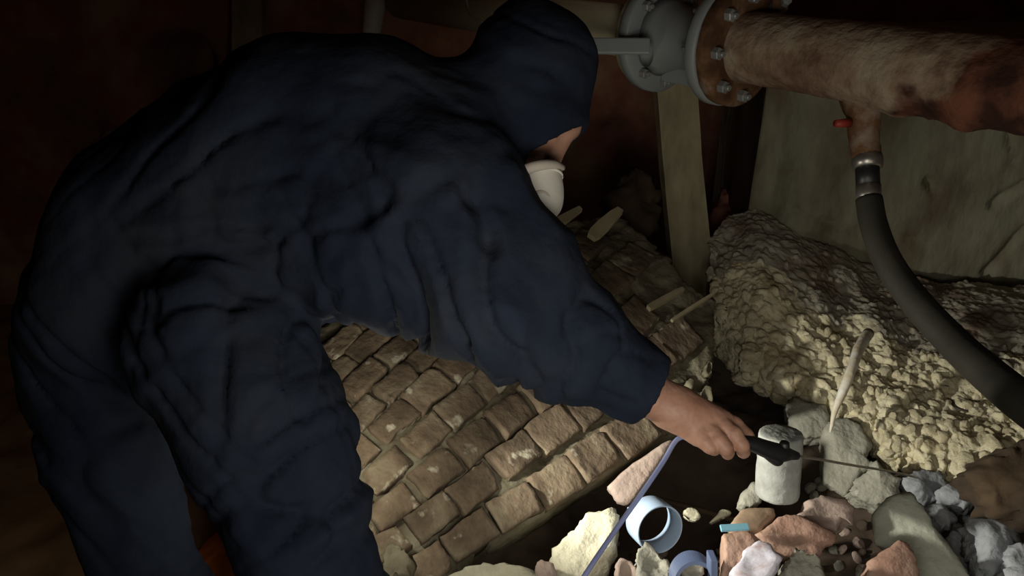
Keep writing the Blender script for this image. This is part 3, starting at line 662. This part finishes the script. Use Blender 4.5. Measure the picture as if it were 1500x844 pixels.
V, F = lathe([(.038, .098), (.055, .082), (.085, .070), (.12, .066), (.16, .070), (.19, .080), (.212, .092)], pf, pax, 56); mesh_obj('valve_body', V, F, M['fl_grey'], fl)
# rib web under the body
c_ = pf+pax*.125; dn = np.array([0, 0, -1.])-pax*(-pax[2]); dn /= np.linalg.norm(dn); sd = np.cross(pax, dn)
for s_ in (1,):
    V, F = box_vf(c_+dn*.075, pax*.085, dn*.028, sd*.006); bevel_obj(mesh_obj('rib', V, F, M['fl_grey'], fl, smooth=False), .003)
def hexbolt(P, axd, r, parent, m, hh=.014):
    axd = np.asarray(axd)/np.linalg.norm(axd); a_ = np.cross(axd, [.3, .1, .9]); a_ /= np.linalg.norm(a_); b_ = np.cross(axd, a_); V = []
    for (t, q) in ((0, 1), (hh, 1), (hh+.002, .86)):
        for j in range(6): g = j*math.pi/3; V.append(P+axd*t+r*q*(a_*math.cos(g)+b_*math.sin(g)))
    F = [(k*6+j, k*6+(j+1) % 6, (k+1)*6+(j+1) % 6, (k+1)*6+j) for k in range(2) for j in range(6)]+[tuple(range(5, -1, -1)), tuple(12+j for j in range(6))]
    o = mesh_obj('bolt', V, F, m, parent, smooth=False)
    V, F = lathe([(hh, r*.5), (hh+.009, r*.5), (hh+.011, r*.4)], P, axd, 14); mesh_obj('bolt_end', V, F, m, o, smooth=False)
    return o
for j in range(8):
    g = math.radians(22.5+45*j+9); dvec = a*math.cos(g)+b*math.sin(g)
    hexbolt(pf+pax*(-.021)+dvec*.103, -pax, .0135, pm_root, M['bolt'])
    hexbolt(pf+pax*(.0405)+dvec*.106, pax, .0115, fl, M['bolt'])
    hexbolt(pf+pax*(d2-.0215)+dvec*.106, -pax, .0115, fl, M['bolt'])
# lever bar
q0, q1 = W(800, 67, 1.72), W(952, 68, 1.66)
V, F = box_vf((q0+q1)/2, (q1-q0)/2, CV(0, 1, 0)*.0185, CV(0, 0, 1)*.006); bevel_obj(mesh_obj('lever', V, F, M['fl_grey'], fl, smooth=False), .004)
V, F = tube([q1-CV(1, 0, 0)*.01, q1+CV(.1, 0, 1)*.10], .016, 20, spl=False); mesh_obj('lever_hub', V, F, M['fl_grey'], fl)
# cream pipe left of the valve
cpipe = thing('cream_pipe', pf+pax*.25, 'cream painted pipe behind the hooded head leading into the valve', 'pipe')
V, F = tube([pf+pax*.245, pf+pax*.9, pf+pax*1.5], .062, 36, spl=False); mesh_obj('pipe_wall', V, F, M['cream'], cpipe)
V, F = lathe([(d2+.011, .06), (d2+.011, RF-.012), (d2+.030, RF-.012), (d2+.034, RF-.016), (d2+.034, .06)], pf, pax, 56); mesh_obj('backing_ring', V, F, M['timber'], cpipe)
# white wire loop
V, F = tube([W(683, -20, 1.75), W(684, 6, 1.74), W(692, 24, 1.72), W(712, 33, 1.70), W(745, 30, 1.72), W(765, 5, 1.75)], .0032, 8)
tag(mesh_obj('wire_loop', V, F, M['white']), 'thin white wire hanging in a loop behind the hood', 'wire')
# bracket stub above the rusty pipe
V, F = tube([W(1140, -60, 1.62), W(1143, 14, 1.58)], .016, 16, spl=False); hg = mesh_obj('pipe_hanger', V, F, M['rust_fl']); tag(hg, 'short hanger stub on top of the rusty pipe', 'pipe hanger')
hexbolt(W(1150, 4, 1.54), CV(0, 0, -1), .010, hg, M['bolt'])

# tee stub, coupling and hose
tj = pf-pax*.222; T0 = W(1263, 128, 1.44); T1 = W(1266, 190, 1.43); T2 = W(1269, 232, 1.425)
hose = thing('drain_hose', T2, 'dark rubber hose hanging from the rusty pipe stub down to right edge', 'hose')
V, F = tube([T0, W(1264, 150, 1.435), W(1265, 165, 1.43), T1, T2], [.046, .040, .033, .029, .026], 30, sub=8)
V = V+np.stack([.004*fbm(V*30, k+3) for k in range(3)], 1); st = mesh_obj('branch_stub', V, F, M['rust_fl'], pm_root)
V, F = tube([W(1244, 180, 1.42), W(1224, 181, 1.41)], [.009, .007], 14, spl=False); mesh_obj('red_plug', V, F, M['redp'], pm_root)['label'] = 'small red plug'
V, F = lathe([(0, .024), (.002, .0275), (.012, .0285), (.024, .0265), (.026, .022)], W(1270, 228, 1.424), W(1271, 245, 1.42)-W(1270, 228, 1.424), 32); mesh_obj('coupling', V, F, M['steel'], hose)
V, F = tube([W(1270, 240, 1.42), W(1272, 278, 1.415)], .0215, 28, spl=False); mesh_obj('hose_tail', V, F, M['black'], hose)
V, F = tube([W(1272, 272, 1.415), W(1273, 298, 1.41)], .0225, 28, spl=False); mesh_obj('ferrule', V, F, M['steel'], hose)
hp = [W(1273, 292, 1.41), W(1280, 330, 1.39), W(1300, 382, 1.35), W(1338, 438, 1.30), W(1395, 500, 1.22), W(1450, 550, 1.13), W(1505, 594, 1.05), W(1600, 660, .96)]
V, F = tube(hp, [.024, .0245, .025, .026, .027, .028, .029, .030], 28, sub=10); mesh_obj('hose_body', V, F, M['hose'], hose)

# timber post
b0, b1 = W(1022, 520, 2.18), W(968, -90, 2.02); axp = (b1-b0); Lp_ = np.linalg.norm(axp); axp /= Lp_
sx = CV(1, .08, 0); sx -= axp*np.dot(sx, axp); sx /= np.linalg.norm(sx); sy = np.cross(axp, sx); V = []
for k in range(25):
    t = k/24; c_ = b0+axp*Lp_*t
    for (x, y) in ((-1, -1), (0, -1.02), (1, -1), (1, 0), (1, 1), (0, 1), (-1, 1), (-1, 0)): V.append(c_+sx*x*.057*(1-.05*t)+sy*y*.03)
V = np.array(V); V = V+np.stack([.0035*fbm(V*np.array([9, 9, 5]), k) for k in range(3)], 1)
F = [(k*8+j, k*8+(j+1) % 8, (k+1)*8+(j+1) % 8, (k+1)*8+j) for k in range(24) for j in range(8)]+[tuple(range(7, -1, -1)), tuple(24*8+j for j in range(8))]
tag(mesh_obj('timber_post', V, F, M['timber'], smooth=False), 'weathered upright timber post standing behind the valve', 'post')
# timber and slate scraps on top of the brick mass
def splinter(p0, p1, w, th, label):
    p0, p1 = np.asarray(p0), np.asarray(p1); d = p1-p0; L_ = np.linalg.norm(d); d /= L_; s = np.cross(d, bn); s /= np.linalg.norm(s); V = []; prof = [(0, .8), (.12, .95), (.4, 1), (.8, .8), (1, .55)]
    for (t, q) in prof:
        for (x, y) in ((-1, -.5), (1, -.5), (1, .5), (-1, .5)): V.append(p0+d*L_*t+s*x*w*q*random.uniform(.85, 1.1)+bn*y*th)
    F = [(k*4+j, k*4+(j+1) % 4, (k+1)*4+(j+1) % 4, (k+1)*4+j) for k in range(4) for j in range(4)]+[(3, 2, 1, 0), (16, 17, 18, 19)]
    tag(mesh_obj('timber_scrap', V, F, M['splinter'], smooth=False), label, 'timber scrap')
splinter(W(806, 334, 1.80), W(850, 306, 1.82), .012, .012, 'short timber scrap nearest the dust mask')
splinter(W(866, 348, 1.80), W(908, 308, 1.84), .016, .014, 'broad timber scrap at the top of the brick mass')
splinter(W(984, 470, 1.66), W(1046, 430, 1.72), .0045, .008, 'thin pale timber scrap lying near the post foot')
splinter(W(950, 452, 1.67), W(1000, 424, 1.72), .008, .012, 'stubby timber scrap left of the thin pale one')
splinter(W(898, 452, 1.66), W(912, 468, 1.64), .004, .006, 'tiny timber scrap on the brick by the sleeve')
rock('pebble', [(1035, 392), (1044, 385), (1050, 398), (1040, 408)], 1.93, .02, (0, .5, -.8), 'dust', 'small pale stone perched at the foot of the timber post', 'pebble', dens=20)

# dark rocks at the back between head and post
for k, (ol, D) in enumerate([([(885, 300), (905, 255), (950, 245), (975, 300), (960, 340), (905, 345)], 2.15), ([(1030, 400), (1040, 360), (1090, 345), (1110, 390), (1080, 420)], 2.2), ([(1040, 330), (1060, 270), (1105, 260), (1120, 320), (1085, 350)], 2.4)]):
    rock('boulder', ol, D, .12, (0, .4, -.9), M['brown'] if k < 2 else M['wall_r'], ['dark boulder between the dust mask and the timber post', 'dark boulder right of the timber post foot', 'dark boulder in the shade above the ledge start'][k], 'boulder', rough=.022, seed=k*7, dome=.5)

# far left things
V, F = tube([W(552, -25, 2.68), W(549, 12, 2.70), W(543, 58, 2.76), W(538, 120, 2.86)], [.038, .038, .032, .032], 20, spl=False)
tag(mesh_obj('white_pipe', V, F, M['white']), 'short white vertical pipe on the wall above the bent back', 'pipe')
V, F = box_vf(W(365, 30, 2.70), CV(1, 0, 0)*.055, CV(0, 1, 0)*.26, CV(0, 0, 1)*.03); tag(bevel_obj(mesh_obj('timber_batten', V, F, M['timber'], smooth=False), .006), 'upright timber batten against the rear wall at upper left', 'batten')
rock('stone_block', [(140, 210), (165, 170), (215, 152), (235, 175), (195, 215), (160, 240)], 2.93, .14, (0, .3, -.9), 'tan', 'yellowish stone block against the wall above the hip', 'stone', rough=.012)
# orange cloth on the ground between the legs
g0 = hit(322, 818, np.array([0, 0, .03]), np.array([0, 0, 1.])); V = []; n1, n2 = 18, 28
for i in range(n1):
    ph = math.pi/2*i/(n1-1)
    for j in range(n2):
        th_ = 2*math.pi*j/n2; V.append(g0+np.array([.075*math.cos(ph)*math.cos(th_), .12*math.cos(ph)*math.sin(th_), .05*math.sin(ph)-.02]))
V = np.array(V); V = V+np.stack([.018*fbm(V*16, k+30) for k in range(3)], 1)
F = [(i*n2+j, i*n2+(j+1) % n2, (i+1)*n2+(j+1) % n2, (i+1)*n2+j) for i in range(n1-1) for j in range(n2)]+[tuple(range(n2-1, -1, -1))]
tag(mesh_obj('orange_cloth', V, F, M['orange']), 'crumpled orange cloth on the ground between the legs', 'cloth')

# ================================================================ PERSON
def N3(px, py, D, rpx): return (W(px, py, D), rpx*D/FPX)
root = thing('person', (-.40, .80, 0), 'person in dark navy hooded coveralls and white dust mask bending to reach into the pit', 'person')
spine = [N3(172, 445, 1.16, 128), N3(228, 335, 1.15, 132), N3(325, 262, 1.13, 126), N3(430, 200, 1.13, 138), N3(540, 200, 1.13, 140), N3(632, 212, 1.13, 124)]
chest = [N3(330, 380, 1.12, 105), N3(440, 310, 1.10, 112), N3(560, 335, 1.09, 138), N3(640, 330, 1.08, 140)]
sleeve = [N3(640, 310, 1.06, 142), N3(735, 425, 1.05, 118), N3(845, 505, 1.06, 84), N3(930, 556, 1.08, 56), N3(990, 590, 1.09, 46)]
kr, fr = W(480, 905, 1.03), np.array([-.23, .74, .12])
thigh = [N3(325, 500, 1.08, 140), N3(402, 650, 1.05, 122), (kr, .092), (fr+np.array([0, 0, .25]), .085), (fr, .070)]
kl, fl_ = W(205, 815, 1.20), np.array([-.55, .93, .12])
legl = [N3(135, 500, 1.22, 98), N3(165, 660, 1.21, 92), (kl, .080), (fl_+np.array([0, 0, .22]), .075), (fl_, .066)]
sleeve2 = [N3(600, 270, 1.28, 95), N3(500, 380, 1.36, 80), N3(420, 440, 1.32, 55)]
hood = [N3(776, 100, 1.17, 97), N3(778, 175, 1.17, 84)]; hood2 = [N3(690, 170, 1.15, 95), N3(760, 150, 1.17, 95)]
hood3 = [N3(770, 45, 1.17, 50), N3(800, 100, 1.17, 72)]
hn = CV(.547, -.836, -.05); hp0 = W(806, 219, 1.15)
cn = CV(.86, -.50, .1); cp0 = W(957, 569, 1.08)
def suit(P):
    d = chain(P, spine, .05); d = smin(d, chain(P, chest, .05), .05)
    s = chain(P, sleeve, .03); s = np.maximum(s, (P-cp0.astype(np.float32))@cn.astype(np.float32))
    s = np.maximum(s, -(rc(P, sleeve[3][0], sleeve[4][0]+cn*.05, .044, .042)))
    d = smin(d, s, .035)
    d = smin(d, chain(P, thigh, .03), .022); d = smin(d, chain(P, legl, .03), .03)
    d = smin(d, chain(P, sleeve2, .03), .03)
    hd = smin(smin(chain(P, hood), chain(P, hood3), .03), chain(P, hood2), .03)
    cut = (P-hp0.astype(np.float32))@hn.astype(np.float32)
    hd = np.maximum(hd, cut)
    inner = rc(P, W(779, 130, 1.17), W(800, 250, 1.17), .062, .066)
    hd = np.maximum(hd, -inner)
    d = smin(d, hd, .02)
    return d
V, F = surface_nets(suit, (-1.0, .45, .06), (.36, 1.50, 1.52), .0075)
F = F.tolist(); Nn_ = vnormals(V, F)
if (Nn_*(V-V.mean(0))).sum() < 0: F = [f[::-1] for f in F]; Nn_ = -Nn_
# cloth folds
qx, qy = project(V); qx = np.asarray(qx); qy = np.asarray(qy)
cx_, cy_ = V@RT, V@UP
def fold(ang, f1, f2, seed, warp=.35):
    c, s = math.cos(ang), math.sin(ang); u = cx_*c+cy_*s; v = -cx_*s+cy_*c
    w = fbm(V*5, seed+40)*warp; n = vnoise(np.stack([u*f1+w, v*f2+w*2, (V@FW)*f1*.6], 1), seed)
    return 1-2*np.abs(n)**.75
def reg(x, y, r): return np.exp(-(((qx-x)**2+(qy-y)**2)/r**2))
w_back = reg(300, 230, 170); w_arm = reg(680, 450, 190); w_leg = reg(380, 500, 150); w_knee = reg(440, 720, 140); w_l = reg(150, 600, 200); w_h = reg(770, 110, 120); w_sh = reg(560, 270, 130); w_hip = reg(320, 400, 110); w_cuff = reg(880, 560, 90)
def crease(ang, f1, f2, seed): return .6*fold(ang, f1, f2, seed)-.9*np.clip(fold(ang+.15, f1*1.5, f2*1.7, seed+60)-.45, 0, 1)*1.6
disp = w_back*crease(.62, 3.5, 14, 1)*.008 + w_arm*crease(.15, 16, 4, 2)*.018 + w_leg*crease(-.1, 15, 4.5, 3)*.012 + w_knee*crease(.5, 4, 15, 4)*.012 + w_l*crease(-1.0, 3, 13, 5)*.010 + w_h*crease(-.6, 5, 12, 6)*.006 + w_sh*crease(-.9, 3.5, 12, 7)*.009 + w_hip*crease(-.15, 3.5, 20, 8)*.013 + w_cuff*crease(.9, 9, 14, 9)*.006
disp = disp*1.6+.007*fbm(V*6, 10)+.002*fbm(V*18, 15)
face_edge = np.clip(np.abs((V-hp0)@hn)/.02, 0, 1)
disp = (disp*1.7-.004)*face_edge
V2 = V+Nn_*disp[:, None]
cov = mesh_obj('coveralls', V2, F, M['fabric'], root)
smo = cov.modifiers.new('soft', 'SMOOTH'); smo.factor = .5; smo.iterations = 2
# waist seam/crease: hem rings as sub-parts
def ring_on(chainp, P0, n, r, w, name, m, parent, sq=1.0):
    V, F = lathe([(-w, r), (-w, r+.003), (w, r+.003), (w, r-.003), (-w, r-.003)], P0, n, 40, close=True); return mesh_obj(name, V, F, m, parent)

# skin: coarse hidden body joined with a finely meshed head and a fine forearm and hand
hc = W(779, 142, 1.17)
fdir = CV(.50, -.86, -.05); udir = CV(.86, .50, 0); ldir = np.cross(udir, fdir)
def head_sdf(P):
    P = np.asarray(P, np.float32)
    d = rc(P, hc-fdir*.010+udir*.010, hc+fdir*.028-udir*.005, .072, .064)
    d = smin(d, rc(P, hc+fdir*.040-udir*.040, hc+fdir*.062-udir*.066, .048, .030), .03)     # jaw
    d = smin(d, rc(P, hc+fdir*.080+udir*.012, hc+fdir*.104-udir*.022, .012, .013), .014)    # nose
    for s in (-1, 1):
        d = smin(d, rc(P, hc+fdir*.072+udir*.030+ldir*s*.012, hc+fdir*.066+udir*.030+ldir*s*.040, .016, .014), .012)  # brow
        e = rc(P, hc+fdir*.094+udir*.008+ldir*s*.032, hc+fdir*.094+udir*.008+ldir*s*.033, .014, .014); d = -smin(-d, e, .008)
        d = smin(d, rc(P, hc+udir*.012+ldir*s*.074, hc-udir*.022+ldir*s*.076, .012, .008), .01)  # ears
        d = smin(d, rc(P, hc+fdir*.083-udir*.046+ldir*s*.012, hc+fdir*.088-udir*.046, .007, .008), .006)  # lips
    d = smin(d, rc(P, hc-udir*.05, W(680, 200, 1.15), .055, .065), .03)                      # neck
    return d
body_l = [[(p, r*.62) for p, r in spine], [(p, r*.60) for p, r in thigh], [(p, r*.62) for p, r in legl], [(p, r*.55) for p, r in sleeve2]]
def body_sdf(P):
    d = None
    for ch in body_l:
        e = chain(P, ch); d = e if d is None else smin(d, e, .04)
    d = smin(d, rc(P, sleeve[0][0], W(760, 445, 1.05), .06, .045), .03); d = smin(d, rc(P, W(760, 445, 1.05), W(900, 540, 1.075), .045, .036), .02)
    return d
Vb, Fb = surface_nets(body_sdf, (-1.0, .45, .06), (.30, 1.50, 1.45), .014)
Vh, Fh = surface_nets(head_sdf, hc-.18, hc+.18, .0035)
HD = 1.085
hand = {
 'arm': [(W(880, 530, 1.075), .037), (W(945, 575, 1.082), .033), (W(985, 596, 1.085), .031)],
 'palm': [[(W(985, 594, 1.085), .030), (W(1040, 616, 1.085), .023)], [(W(985, 602, 1.08), .027), (W(1025, 633, 1.07), .021)], [(W(1000, 600, 1.08), .028), (W(1050, 622, 1.08), .021)]],
 'fing': [
  [(W(1048, 612, 1.085), .0150), (W(1076, 622, 1.085), .0118), (W(1094, 637, 1.095), .0095), (W(1101, 645, 1.108), .0082)],
  [(W(1046, 622, 1.075), .0150), (W(1074, 636, 1.060), .0125), (W(1086, 652, 1.055), .0108), (W(1089, 662, 1.068), .0098)],
  [(W(1036, 630, 1.068), .0145), (W(1053, 645, 1.050), .0120), (W(1062, 656, 1.046), .0108), (W(1066, 664, 1.060), .0096)],
  [(W(1020, 634, 1.068), .0140), (W(1032, 647, 1.052), .0110), (W(1040, 655, 1.048), .0098), (W(1046, 659, 1.060), .0088)]],
 'thumb': [(W(1000, 612, 1.105), .017), (W(1045, 630, 1.120), .0135), (W(1075, 646, 1.112), .0105), (W(1090, 650, 1.108), .0092)]}
def hand_sdf(P):
    d = chain(P, hand['arm'], .01)
    for q in hand['palm']: d = smin(d, chain(P, q, .008), .012)
    f = None
    for q in hand['fing']:
        e = chain(P, q, .003); f = e if f is None else smin(f, e, .0022)
    d = smin(d, f, .007); d = smin(d, chain(P, hand['thumb'], .004), .006)
    for q in hand['fing']:              # knuckle bumps
        k0 = q[0][0]*.55+q[1][0]*.45+UP*.004-FW*.005; d = smin(d, np.linalg.norm(P-k0.astype(np.float32), axis=1)-.0095, .006)
    return d
Vk, Fk = surface_nets(hand_sdf, W(1000, 600, 1.08)-np.array([.16, .09, .12]), W(1000, 600, 1.08)+np.array([.14, .09, .09]), .0019)
Nk = vnormals(Vk, Fk.tolist()); Vk = Vk+Nk*(.0007*fbm(Vk*90, 8)+.0004*fbm(Vk*260, 9))[:, None]
def orient(V, F):
    F = F.tolist(); n = vnormals(V, F); return [f[::-1] for f in F] if (n*(V-V.mean(0))).sum() < 0 else F
V, F = join((Vb, orient(Vb, Fb)), (Vh, orient(Vh, Fh)), (Vk, orient(Vk, Fk))); body = mesh_obj('body', V, F, M['skin'], root)
for k, q in enumerate(hand['fing'][1:]):            # nails
    c_ = q[-1][0]; d_ = q[-1][0]-q[-2][0]; d_ = d_/np.linalg.norm(d_)
for s in (-1, 1):
    bm = bmesh.new(); bmesh.ops.create_uvsphere(bm, u_segments=16, v_segments=10, radius=.0115); cc_ = hc+fdir*.070+udir*.008+ldir*s*.032
    Ve = np.array([v.co[:] for v in bm.verts])+cc_; Fe = [[v.index for v in f.verts] for f in bm.faces]; bm.free(); mesh_obj('eye', Ve, Fe, M['eye'], body)
# dust mask: cup, rim, valve, strap
mc = W(786, 267, 1.125); mn = CV(.22, -.95, -.22); V = []; n1, n2 = 22, 44
ma = CV(1, .33, 0); ma -= mn*np.dot(ma, mn); ma /= np.linalg.norm(ma); mb = np.cross(mn, ma)
for i in range(n1):
    t = i/(n1-1); r = math.cos(t*math.pi/2)**.62; h_ = t
    for j in range(n2):
        g = 2*math.pi*j/n2; V.append(mc+mn*.060*math.sin(t*math.pi/2)**1.1*1.0+(ma*math.cos(g)*.039+mb*math.sin(g)*.050)*r)
F = [(i*n2+j, i*n2+(j+1) % n2, (i+1)*n2+(j+1) % n2, (i+1)*n2+j) for i in range(n1-1) for j in range(n2)]
mask_o = mesh_obj('dust_mask', V, F, M['mask'], root); mask_o['label'] = 'white moulded dust mask'
sm = mask_o.modifiers.new('thick', 'SOLIDIFY'); sm.thickness = .002
V, F = tube([mc+(ma*math.cos(g)*.0395+mb*math.sin(g)*.0505) for g in np.linspace(0, 2*math.pi, 41)], .0022, 8, spl=False); mesh_obj('rim', V, F, M['mask'], mask_o)
vc = W(792, 292, 1.082); vn = CV(.15, -.45, -.88); V, F = lathe([(-.006, .015), (.0, .0150), (.003, .014), (.0035, .011), (.002, .010), (.002, .001)], vc, vn, 28); mesh_obj('valve', V, F, M['mask_valve'], mask_o)
V, F = tube([W(824, 246, 1.13), W(810, 241, 1.085), W(786, 243, 1.060), W(762, 252, 1.055), W(740, 266, 1.08)], [.005, .007, .008, .008, .006], 10); mesh_obj('strap', V, F, M['mask_valve'], mask_o)
# boots
for nm, f0, fd in (('boot', fr, np.array([.92, .25, 0])), ('boot', fl_, np.array([.95, .1, 0]))):
    fd = fd/np.linalg.norm(fd); heel = f0-fd*.04; heel[2] = .045; toe = f0+fd*.19; toe[2] = .038; ank = f0.copy(); ank[2] = .16
    fn_ = lambda P: np.maximum(smin(rc(P, heel, toe, .046, .040), rc(P, heel+fd*.03, ank, .048, .056), .03), -(P[:, 2]-.006))
    Vx, Fx = surface_nets(fn_, np.minimum(heel, toe)-.1, np.maximum(heel, ank)+np.array([.30, .12, .10]), .007); mesh_obj('boot', Vx, orient(Vx, Fx), M['boot'], root)
# small pull tab on the hip pocket
V, F = tube([W(140, 303, 1.02), W(150, 312, 1.015)], .0035, 8, spl=False); mesh_obj('zip_pull', V, F, M['steel'], cov)

# ================================================================ TOOL IN THE HAND
tool = thing('inspection_tool', W(1135, 660, 1.10), 'black hand tool with a thin probe held in the right hand', 'tool')
V, F = tube([W(1052, 636, 1.088), W(1085, 645, 1.085), W(1102, 650, 1.09), W(1125, 659, 1.10), W(1145, 664, 1.108), W(1158, 666, 1.115), W(1168, 668, 1.12)], [.008, .0095, .0115, .0135, .0135, .0085, .006], 20)
mesh_obj('handle', V, F, M['black'], tool)
V, F = tube([W(1147, 664, 1.108), W(1149, 653, 1.104), W(1150, 648, 1.102)], [.006, .008, .0065], 14); mesh_obj('knob', V, F, M['black'], tool)
V, F = tube([W(1120, 664, 1.098), W(1138, 676, 1.104), W(1146, 674, 1.108)], [.006, .0075, .004], 12); mesh_obj('trigger', V, F, M['black'], tool)
V, F = tube([W(1166, 668, 1.12), W(1205, 674, 1.18), W(1250, 682, 1.27), W(1300, 690, 1.36), W(1345, 700, 1.42)], .0022, 8); mesh_obj('probe', V, F, M['steel'], tool)
V, F = tube([W(1050, 634, 1.09), W(1015, 640, 1.10), W(992, 644, 1.10), W(972, 676, 1.09), W(945, 716, 1.07), W(905, 772, 1.04), W(868, 826, 1.0), W(800, 930, .93)], .0036, 10)
mesh_obj('cable', V, F, M['blue'], tool)['label'] = 'blue cable'
